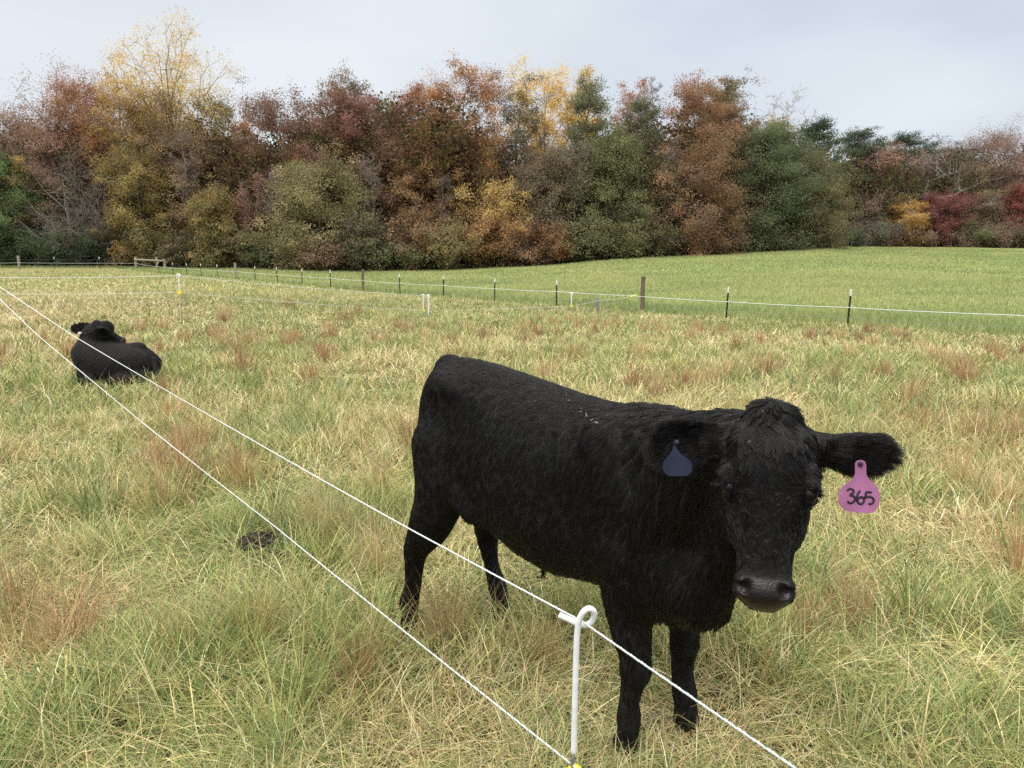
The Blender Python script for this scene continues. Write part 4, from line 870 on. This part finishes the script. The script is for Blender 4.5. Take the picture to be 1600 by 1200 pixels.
for q_ in (((.545, -.12, .68, .10), (.545, -.12, .56, .082), (.560, -.122, .44, .064), (.578, -.12, .36, .049), (.582, -.12, .305, .050), (.572, -.12, .255, .038), (.562, -.12, .19, .034), (.560, -.12, .13, .040), (.56, -.12, .085, .036), (.548, -.12, .03, .043)),
           ((.56, .12, .68, .09), (.575, .12, .55, .076), (.588, .118, .43, .058), (.598, .118, .36, .047), (.602, .118, .305, .048), (.600, .118, .255, .038), (.602, .118, .19, .034), (.612, .118, .13, .040), (.618, .118, .085, .036), (.622, .118, .03, .043))): S_.chain(q_, .03)
# neck, brisket, dewlap
nb = hp(.05, 0, -.13); nt_ = hp(.12, 0, -.15)
S_.cone((.50, 0, .955), nb, .115, .070, .08); S_.cone((.58, -.01, .80), nt_, .135, .082, .09); S_.cone((.64, -.02, .70), hp(.17, 0, -.17), .12, .060, .08)
S_.cone((.66, -.06, .64), (.83, -.19, .665), .105, .062, .09); S_.cone((.83, -.19, .665), hp(.20, 0, -.16), .06, .05, .08); S_.ell((.72, -.08, .60), (.09, .085, .08), .12)
# head
hk = hs
LF = np.stack([HM[:, 0], HM[:, 1], HM[:, 2]], 1)
def hst(*r): return [(a * hk, w_ * hk, lo * hk, hi_ * hk) for a, w_, lo, hi_ in r]
S_.loft(hst((.006, .055, -.12, -.045), (.024, .082, -.14, -.016), (.055, .093, -.165, .002), (.11, .095, -.18, .006), (.155, .083, -.185, -.001), (.20, .073, -.18, -.006), (.25, .062, -.165, -.007), (.30, .055, -.142, -.008), (.345, .053, -.118, -.010), (.372, .049, -.105, -.014)), 2.6, .035, LF, HT)
S_.blur(4)
H_ = dict(M3=HM * hk, T3=HT)
def hell(c, r, k=.02, cut=False): S_.ell(np.array(c) * 1.0, np.array(r) * hk, k, None, cut, HM, HT) if False else S_.ell(HT + HM @ (np.array(c) * hk), np.array(r) * hk, k, HM, cut)
def hcone(a, b, ra, rb, k=.015, cut=False): S_.cone(hp(*a), hp(*b), ra * hk, rb * hk, k, cut)
hell((.006, 0, -.058), (.042, .052, .044), .03)                                  # poll
hell((.365, 0, -.052), (.040, .058, .050), .025); hell((.385, 0, -.085), (.026, .042, .035), .02)      # muzzle, lower lip
for y in (-1, 1):
    hell((.130, .080 * y, -.040), (.028, .015, .028), .024)                     # brow and orbit
    hell((.205, .056 * y, -.115), (.07, .026, .055), .03)                           # cheek
    hell((.156, .101 * y, -.040), (.018, .017, .0175), .006, True)             # eye socket
    hcone((.137, .083 * y, -.020), (.148, .093 * y, -.056), .009, .0075, .012)   # upper lid
    hcone((.177, .079 * y, -.028), (.172, .090 * y, -.056), .008, .007, .010)
    hell((.352, .041 * y, -.016), (.022, .018, .020), .014)                     # nostril wings
    hcone((.346, .031 * y, .002), (.360, .040 * y, -.006), .008, .0135, .005, True)
    hcone((.360, .043 * y, -.004), (.350, .064 * y, -.020), .0115, .0055, .005, True)
hcone((.400, -.05, -.060), (.408, 0, -.055), .0035, .0035, .004, True); hcone((.400, .05, -.060), (.408, 0, -.055), .0035, .0035, .004, True)
# ears
def ear(Sx, root, tip, wv, th_dir, hw=.043, cup=.020, k=.02):
    e = tip - root; Le = np.linalg.norm(e); e = e / Le; wv = unit(wv - e * (wv @ e)); tn = np.cross(e, wv); tn = tn if tn @ th_dir > 0 else -tn
    xs = np.array([0, .12, .3, .5, .7, .85, .95, 1.0]); ws = np.array([.62, .66, .86, 1.0, .97, .78, .5, .2]) * hw
    def f(P):
        q = P - root; l = q @ e; w_ = q @ wv; t_ = q @ tn; x = np.clip(l / Le, 0, 1); hw_ = np.interp(x, xs, ws); tt_ = t_ - cup * np.minimum((w_ / hw_) ** 2, 1.5) * np.minimum(1, 1.3 - x) + cup * .4
        th_ = .0075 + .012 * (1 - x) ** 2; rho = np.sqrt((w_ / hw_) ** 2 + (tt_ / th_) ** 2); d = (rho - 1) * th_
        ex = np.maximum(np.abs(l - Le / 2) - Le / 2, 0); return np.where(ex > 0, np.sqrt(np.maximum(d, 0) ** 2 + ex ** 2), d)
    Sx.add(f, np.minimum(root, tip) - .06, np.maximum(root, tip) + .06, k); Sx.cone(root - e * .035, root + e * .03, .030, .026, .025)
    return dict(root=root, e=e, L=Le, w=wv, t=tn)
camL = to_loc(CC)
eL0 = hp(.055, .092, -.10); eR0 = hp(.05, -.092, -.105)
eL1 = to_loc(at_d(1393, 716, 1.66)); eR1 = to_loc(at_d(1018, 697, 1.66))
EL = ear(S_, eL0, eL1, np.array([0, 0, 1.]) + .2 * fwv, unit(camL - eL0) + np.array([0, 0, -.5]), .048)
ER = ear(S_, eR0, eR1, np.array([0, 0, 1.]), unit(camL - eR0) + np.array([0, 0, -.3]), .055)
# tail
S_.chain([(-.44, 0, 1.115, .045), (-.485, 0, 1.06, .034), (-.505, .005, .92, .022), (-.500, .01, .72, .018), (-.49, .02, .58, .026), (-.485, .02, .45, .012)], .03)
V, F = S_.mesh(); Nv = vnormals(V, F)
sk = (vnoise3(V, .16) - .5) * .008 + (vnoise3(V * [1, 1, .28], .028) - .5) * .009 * sstep(V[:, 0], -.1, .45) * sstep(V[:, 2], .45, .6)
hc0 = (V - HT) @ HM / hk
inhead = (hc0[:, 0] > -.06) & (hc0[:, 0] < .45) & (np.abs(hc0[:, 1]) < .13) & (hc0[:, 2] > -.2)
V = V + Nv * np.where(inhead, sk * .2, sk)[:, None]; Nv = vnormals(V, F)
def headc(P): return (P - HT) @ HM / hk
def bare(P):
    q = headc(P); ax, s_, n_ = q[:, 0], np.abs(q[:, 1]), q[:, 2]
    pad = smooth01(ax, .322, .334) * smooth01(n_, -.078, -.062) * (1 - smooth01(s_ + .25 * np.maximum(0, .36 - ax), .047, .056)) * smooth01(ax, .328, .342) 
    hoof = 1 - smooth01(P[:, 2], .03, .045)
    eye = 1 - smooth01(np.linalg.norm((q * [1, 0, 1] + np.stack([0 * ax, s_, 0 * ax], 1)) - np.array([.158, .090, -.040]), axis=1), .015, .021)
    return np.clip(np.maximum(np.maximum(pad, hoof), eye), 0, 1)
calf = empty('calf', tuple(CO), HA, label='black shaggy calf standing behind the near cord with a pink ear tag numbered 365', cat='calf')
build('body', V, F, M['hide'], calf, smooth=True, extra={'fur': 1 - bare(V)})
def ear_w(P, E, r=.075):
    q = P - E['root']; l = q @ E['e']; d = np.linalg.norm(q - l[:, None] * E['e'], axis=1); return smooth01(l, .0, .03) * (1 - smooth01(d, r * .7, r))
def comb(P, n):
    x, y, z = P.T; N_ = len(P)
    D = np.tile(np.array([-.55, 0, -.75]), (N_, 1)); D[:, 1] = 0
    topw = smooth01(n[:, 2], .5, .95)[:, None]; D = D * (1 - topw) + (np.array([-1., 0, -.1]) + np.stack([0 * y, np.sign(y) * .5, 0 * y], 1)) * topw
    legw = (1 - smooth01(z, .42, .58))[:, None]; D = D * (1 - legw) + np.array([-.12, 0, -1.]) * legw
    nk = smooth01(x, .38, .62)[:, None] * (1 - legw); D = D * (1 - nk * .8) + np.array([-.18, .1, -1.]) * nk * .8
    q = headc(P); hw_ = (smooth01(q[:, 0], -.05, -.01) * smooth01(q[:, 2], -.19, -.12) * (1 - smooth01(np.abs(q[:, 1]), .11, .13)) * smooth01(x, .8, .9))[:, None]
    a, s_ = q[:, 0], q[:, 1]; out = np.sign(s_) * smooth01(np.abs(s_), .002, .05)
    up = smooth01(a, -.04, .03)
    fa = np.where(a < .17, .9 - .2 * smooth01(a, .05, .15), -.15 - .75 * smooth01(a, .17, .2) + .9 * smooth01(a, .28, .32)); fs = out * np.where(a < .17, .35 + .9 * smooth01(a, .08, .15), .75 - .2 * smooth01(a, .2, .3))
    Dh = fa[:, None] * HM[:, 0] + fs[:, None] * HM[:, 1]
    side = smooth01(-q[:, 2], .05, .11)[:, None]; Dh = Dh * (1 - side) + side * (np.array([0, 0, -.9]) - .5 * HM[:, 2])
    D = D * (1 - hw_) + Dh * hw_
    for E in (EL, ER):
        w_ = ear_w(P, E)[:, None]; wv_ = ((P - E['root']) @ E['w'])[:, None]; D = D * (1 - w_) + (E['e'] * 1.0 + E['w'] * np.clip(wv_ * 14, -.6, .6)) * w_
    return D
def length(P, n):
    x, y, z = P.T; q = headc(P)
    Ln = .021 + .011 * smooth01(x, .1, .6) + .012 * (vnoise3(P, .2) - .5)
    Ln = Ln + .016 * smooth01(x, .5, .7) * smooth01(z, .45, .6)                        # shaggy neck and brisket
    Ln = np.where(z < .50, .021 - .008 * (1 - smooth01(z, .1, .4)), Ln)
    Ln = Ln + .012 * (x < -.44) * (z > .35) * (z < .62) * (1 - smooth01(np.abs(y), .05, .08))
    hw_ = smooth01(q[:, 0], -.05, -.01) * smooth01(q[:, 2], -.19, -.12) * (1 - smooth01(np.abs(q[:, 1]), .11, .13)) * smooth01(x, .8, .9)
    a = q[:, 0]; lh = .033 - .014 * smooth01(a, .14, .19) - .010 * smooth01(a, .27, .33); lh = lh + .012 * (1 - smooth01(np.linalg.norm(q - np.array([.03, 0, -.02]), axis=1), .03, .06))
    Ln = Ln * (1 - hw_) + lh * hw_; lift = .20 + .02 * hw_ + .20 * smooth01(n[:, 2], .4, .9) * (1 - hw_) ; wave = .7 + .9 * hw_; cl = .72 + .22 * smooth01(x, .25, .6) + 0 * x; Ln = Ln * (.74 + .52 * vnoise3(P * [1, 1, .3], .022))
    de = np.linalg.norm(np.stack([q[:, 0], np.abs(q[:, 1]), q[:, 2]], 1) - np.array([.158, .092, -.038]), axis=1); Ln = Ln * (.3 + .7 * smooth01(de, .018, .036))
    lift = np.where((x > .8) & (q[:, 0] < .03), .26, lift)
    for E in (EL, ER): w_ = ear_w(P, E); Ln = Ln * (1 - w_) + .036 * w_; lift = lift * (1 - w_) + .35 * w_; wave = wave * (1 - w_ * .6); cl = cl * (1 - .6 * w_)
    return Ln, lift, wave, cl
kp = lambda P: (1 - bare(P)) * (1 + 1.5 * (P[:, 0] > .85)) * np.where(((P - camL) @ np.array([0, 0, 1.])) < 9, 1, 1) * (1 + .8 * (P[:, 1] < 0.02)) + 1e-9
FURN = 330000
fur('coat', calf, V, F, Nv, FURN, comb, length, kp, .00040, 3, 7500, 6, (.9, 1, .40), lambda P: 1 + .9 * (P[:, 0] > .85), lambda P: .25 + .5 * smooth01(P[:, 0], .35, .8))
# short eyelashes come with the coat; eyes
M['eye'] = noise_mat('dark_wet_eye', (.004, .004, .005), (.012, .008, .007), 20, .12, spec=.4)
for y in (-1, 1):
    c = hp(.157, .0795 * y, -.036); th = np.linspace(0, PI, 13); R2 = .0178 * hk
    ring = np.stack([np.sin(th) * R2, np.cos(th) * R2], 1); ph = np.arange(20) * 2 * PI / 20
    Vs = np.array([[c[0] + r * math.cos(p_), c[1] + r * math.sin(p_), c[2] + zc] for r, zc in ring for p_ in ph]); k = np.arange(12)[:, None] * 20; j = np.arange(20)[None]
    Fq = np.stack([k + j, k + 20 + j, k + 20 + (j + 1) % 20, k + (j + 1) % 20], -1).reshape(-1, 4); build('eye', Vs, Fq, M['eye'], calf, smooth=True)
# ear tags (outlines in the plane of each tag, facing forward)
def zpx(x, y): return 960 + x / 2.856, 580 + y / 2.856
def tag_mesh(name, outline, D, mat, thick=.0018, bend=0.0):
    P0 = np.array([at_d(*zpx(x, y), D) for x, y in outline]); c0 = P0.mean(0); nn = -CF
    # rounded by subdivision of the outline
    m_ = len(P0); Q = []
    for i in range(m_):
        a_, b_, c_, d_ = P0[i - 1], P0[i], P0[(i + 1) % m_], P0[(i + 2) % m_]
        for t_ in (0, .25, .5, .75): Q.append(.5 * (2 * b_ + (c_ - a_) * t_ * .6 + (2 * .3 * a_ - (2 + 1 - .0) * 0 * b_) * 0) if False else b_ + (c_ - b_) * t_ + ((b_ - a_) - (d_ - c_)) * t_ * (1 - t_) * .09)
    Q = np.array(Q); n = len(Q)
    V = to_loc(np.concatenate([Q + nn * thick / 2, Q - nn * thick / 2]))
    me = bpy.data.meshes.new(name); me.from_pydata([tuple(v) for v in V], [], [tuple(range(n)), tuple(range(2 * n - 1, n - 1, -1))] + [(i, n + i, n + (i + 1) % n, (i + 1) % n) for i in range(n)]); me.update(); me.materials.append(mat)
    o = bpy.data.objects.new(name, me); COL.objects.link(o); o.parent = calf; return o
M['pink'] = noise_mat('mauve_pink_tag_plastic', (.30, .115, .225), (.41, .16, .315), 22, .5, .05)
M['navy'] = noise_mat('navy_blue_tag_plastic', (.010, .014, .032), (.021, .028, .056), 22, .5, .05)
M['ink'] = noise_mat('black_marker_ink', (.012, .01, .016), (.03, .02, .035), 60, .6)
TD = 1.585
tp_ = tag_mesh('ear_tag', [(1074, 412), (1085, 399), (1104, 396), (1119, 405), (1123, 424), (1124, 462), (1140, 484), (1168, 512), (1183, 545), (1181, 598), (1152, 632), (1086, 630), (1028, 622), (1003, 592), (1001, 538), (1030, 505), (1062, 482), (1074, 458)], TD, M['pink'])
tp_['label'] = 'mauve pink tag with the handwritten number 365'
def stroke(pts, D=TD - .0011, r=.0025):
    P = catmull(np.array([at_d(*zpx(x, y), D) for x, y in pts]), 8 * len(pts)); P = to_loc(P); return sweep(P, r, 6)
V1, F1 = merge([stroke([(1038, 533), (1050, 524), (1064, 528), (1066, 540), (1052, 552), (1066, 556), (1074, 570), (1064, 584), (1050, 588), (1040, 580)]),
                stroke([(1096, 533), (1086, 548), (1081, 568), (1086, 585), (1099, 592), (1112, 583), (1113, 568), (1102, 561), (1090, 567), (1084, 576)]),
                stroke([(1147, 541), (1134, 539), (1123, 541), (1121, 553), (1120, 563), (1135, 559), (1152, 565), (1157, 577), (1150, 589), (1134, 593)])])
nb_ = build('number', V1, F1, M['ink'], tp_, smooth=True)
c = np.array([at_d(*zpx(1098, 414), TD - .004)]); Vb, Fb = sweep(to_loc(np.array([at_d(*zpx(1098, 414), TD - q) for q in (-.012, .004, .0065, .0068)])), [.0055, .0055, .0045, .001], 12); build('button', Vb, Fb, M['ink'], tp_, smooth=True)
tn_ = tag_mesh('ear_tag', [(263, 314), (274, 314), (278, 345), (300, 372), (334, 394), (346, 414), (346, 444), (326, 467), (240, 467), (218, 445), (216, 410), (234, 386), (260, 350)], 1.625, M['navy']); tn_['label'] = 'navy blue tag without a number'
Vb, Fb = sweep(to_loc(np.array([at_d(*zpx(278, 318), 1.625 - q) for q in (-.012, .004, .0065, .0068)])), [.006, .006, .005, .001], 12); build('button', Vb, Fb, M['ink'], tn_, smooth=True)
# bits of chaff stuck in the coat
bv = BVHTree.FromPolygons([tuple(v) for v in V], [tuple(f) for f in F]); g = np.random.RandomState(8); parts_ = []
from mathutils import Vector
for u, v, s_ in ((917, 650, .011), (925, 656, .006), (907, 643, .005), (885, 615, .004), (888, 625, .004), (932, 660, .008), (836, 627, .003), (908, 638, .004), (1171, 690, .004), (780, 571, .003), (950, 648, .004), (1192, 643, .004)):
    dl = unit(dir_loc(ray(u, v))); h_ = bv.ray_cast(Vector(camL), Vector(dl))
    if h_[0] is None: continue
    p0 = np.array(h_[0]) - dl * .022; a_ = unit(g.randn(3)) * s_; parts_.append(sweep(np.array([p0 - a_, p0, p0 + a_ * .8 + g.randn(3) * s_ * .3]), [s_ * .15, s_ * .25, s_ * .08], 5))
M['chaff'] = noise_mat('pale_chaff', (.22, .17, .14), (.48, .42, .38), 60, .9)
for P_, F_ in parts_: build('chaff', P_, F_, M['chaff'], calf)
# navel tuft
tuft = [sweep(np.array([[.10 + g.randn() * .006, -.02 + g.randn() * .006, .48], [.10 + g.randn() * .008, -.02, .43], [.095 + g.randn() * .01, -.02 + g.randn() * .006, .385 + g.rand() * .02]]), [.0022, .0015, .0004], 4) for _ in range(16)]
V1, F1 = merge(tuft); build('navel_tuft', V1, F1, M['hide'], calf, extra={'fur': np.ones(len(V1))})
print('calf 1', round(time.time() - T00, 1))

# ---- resting calf: local x = to the right of the view, y = away
RO = np.array([on_ground(170, 8.9)[0], 8.9, gz(on_ground(170, 8.9)[0], 8.9)])
A_ = SDF((-.86, -.45, -.03), (.72, .9, .92), .0115)
A_.loft([(-.50, .10, .20, .40), (-.45, .17, .12, .47), (-.38, .22, .04, .49), (-.28, .25, -.02, .50), (-.2, .27, -.02, .49), (0, .29, -.02, .475), (.15, .29, -.02, .475), (.26, .25, -.02, .465), (.34, .20, -.02, .42), (.40, .14, .02, .34), (.435, .07, .06, .24)], 2.3, .05)
A_.blur(2)
A_.ell((.26, .0, .45), (.075, .06, .035), .06); A_.ell((.25, -.15, .22), (.19, .14, .19), .06); A_.ell((.24, .16, .20), (.2, .14, .17), .06); A_.ell((-.36, -.10, .32), (.12, .13, .17), .06)
A_.cone((-.40, .02, .36), (-.33, .08, .60), .16, .105, .08); A_.cone((-.33, .08, .56), (-.20, .14, .66), .12, .09, .06)
A_.chain([(.38, -.20, .10, .09), (.10, -.30, .07, .055), (.0, -.31, .05, .035)], .04); A_.chain([(-.40, .18, .18, .09), (-.55, .34, .17, .05), (-.70, .50, .12, .036), (-.74, .54, .06, .04)], .04); A_.chain([(-.34, -.18, .12, .08), (-.20, -.27, .06, .045), (-.32, -.30, .05, .04)], .04)
hm_a = unit(np.array([.70, .28, -.62])); hm_s = unit(np.cross(np.array([0, 0, 1.]), hm_a)); hm_n = np.cross(hm_a, hm_s); hm_n = hm_n if hm_n[2] > 0 else -hm_n
HM2 = np.stack([hm_a, hm_s, hm_n], 1); HT2 = np.array([-.24, .08, .735]); k2 = .92
A_.loft([(a * k2, w_ * k2, lo * k2, h_ * k2) for a, w_, lo, h_ in ((-.01, .05, -.10, -.03), (.02, .078, -.14, -.005), (.08, .094, -.175, .006), (.15, .085, -.18, .0), (.21, .066, -.165, -.006), (.27, .054, -.145, -.007), (.33, .052, -.12, -.010), (.375, .046, -.10, -.02))], 2.5, .04, HM2, HT2)
def h2(a, s, n): return HT2 + HM2 @ (np.array([a, s, n]) * k2)
A_.ell(h2(-.01, 0, -.04), (.05, .055, .05), .03, HM2); A_.ell(h2(.365, 0, -.05), (.035, .055, .045), .025, HM2)
for y in (-1, 1): A_.ell(h2(.137, .08 * y, -.035), (.034, .022, .034), .022, HM2)
lpx = lambda u, v, y: at_y(u, v, RO[1] + y) - RO
e1 = ear(A_, h2(.03, .085, -.085), lpx(110, 514, .05), np.array([0, 0, 1.]), np.array([0, -1., 0]), .085, .010)
e2 = ear(A_, h2(.06, -.09, -.06), lpx(165, 514, -.10) , np.array([1., 0, -.2]), np.array([0.3, -1., 0]), .050, .02)
A_.chain([(.42, .02, .27, .035), (.48, -.10, .14, .024), (.50, -.26, .06, .02), (.36, -.36, .04, .03)], .03)
V2, F2 = A_.mesh(); N2 = vnormals(V2, F2); V2 = V2 + N2 * ((vnoise3(V2, .1) - .5) * .01)[:, None]; N2 = vnormals(V2, F2)
calf2 = empty('calf', tuple(RO), 0, label='black calf lying down in the grass behind the cords with its head turned back', cat='calf')
q2 = (V2 - HT2) @ HM2 / k2; nose2 = smooth01(q2[:, 0], .335, .35) * smooth01(q2[:, 2], -.08, -.06) * (1 - smooth01(np.abs(q2[:, 1]), .055, .065)) * (np.abs(q2[:, 2]) < .2)
build('body', V2, F2, M['hide'], calf2, smooth=True, extra={'fur': 1 - nose2})
def comb2(P, n):
    D = np.tile(np.array([.75, -.1, -.5]), (len(P), 1)); q = (P - HT2) @ HM2 / k2; h_ = (smooth01(q[:, 0], -.06, .02) * (np.abs(q[:, 1]) < .13) * (q[:, 2] > -.2) * (P[:, 2] > .5))[:, None]
    D = D * (1 - h_) + (-hm_a * .6 + hm_s * np.sign(q[:, 1:2]) * .6) * h_
    for E in (e1, e2): w_ = ear_w(P, E)[:, None]; D = D * (1 - w_) + E['e'] * w_
    return D
fur('coat', calf2, V2, F2, N2, 60000, comb2, lambda P, n: (np.full(len(P), .024), np.full(len(P), .2), np.full(len(P), .7), np.full(len(P), .85)), lambda P: 1.0 + 0 * P[:, 0], .0007, 5, 3000)
c = lpx(124.5, 521, -.05); Vb, Fb = sweep(np.array([c + [0, .03, 0], c + [0, -.012, 0], c + [0, -.018, 0], c + [0, -.0185, 0]]), [.016, .017, .014, .002], 14)
M['tagwhite'] = noise_mat('pale_pink_tag_button', (.74, .55, .64), (.82, .64, .72), 60, .5); build('ear_tag', Vb, Fb, M['tagwhite'], calf2, smooth=True)
for y in (-1, 1):
    c = h2(.156, .084 * y, -.044); Vb, Fb = sweep(np.array([c + hm_s * y * q for q in (-.02, 0, .01, .014)]), [.016, .018, .012, .002], 12); build('eye', Vb, Fb, M['eye'], calf2, smooth=True)
print('calf 2', round(time.time() - T00, 1))
print('script', round(time.time() - T00, 1))
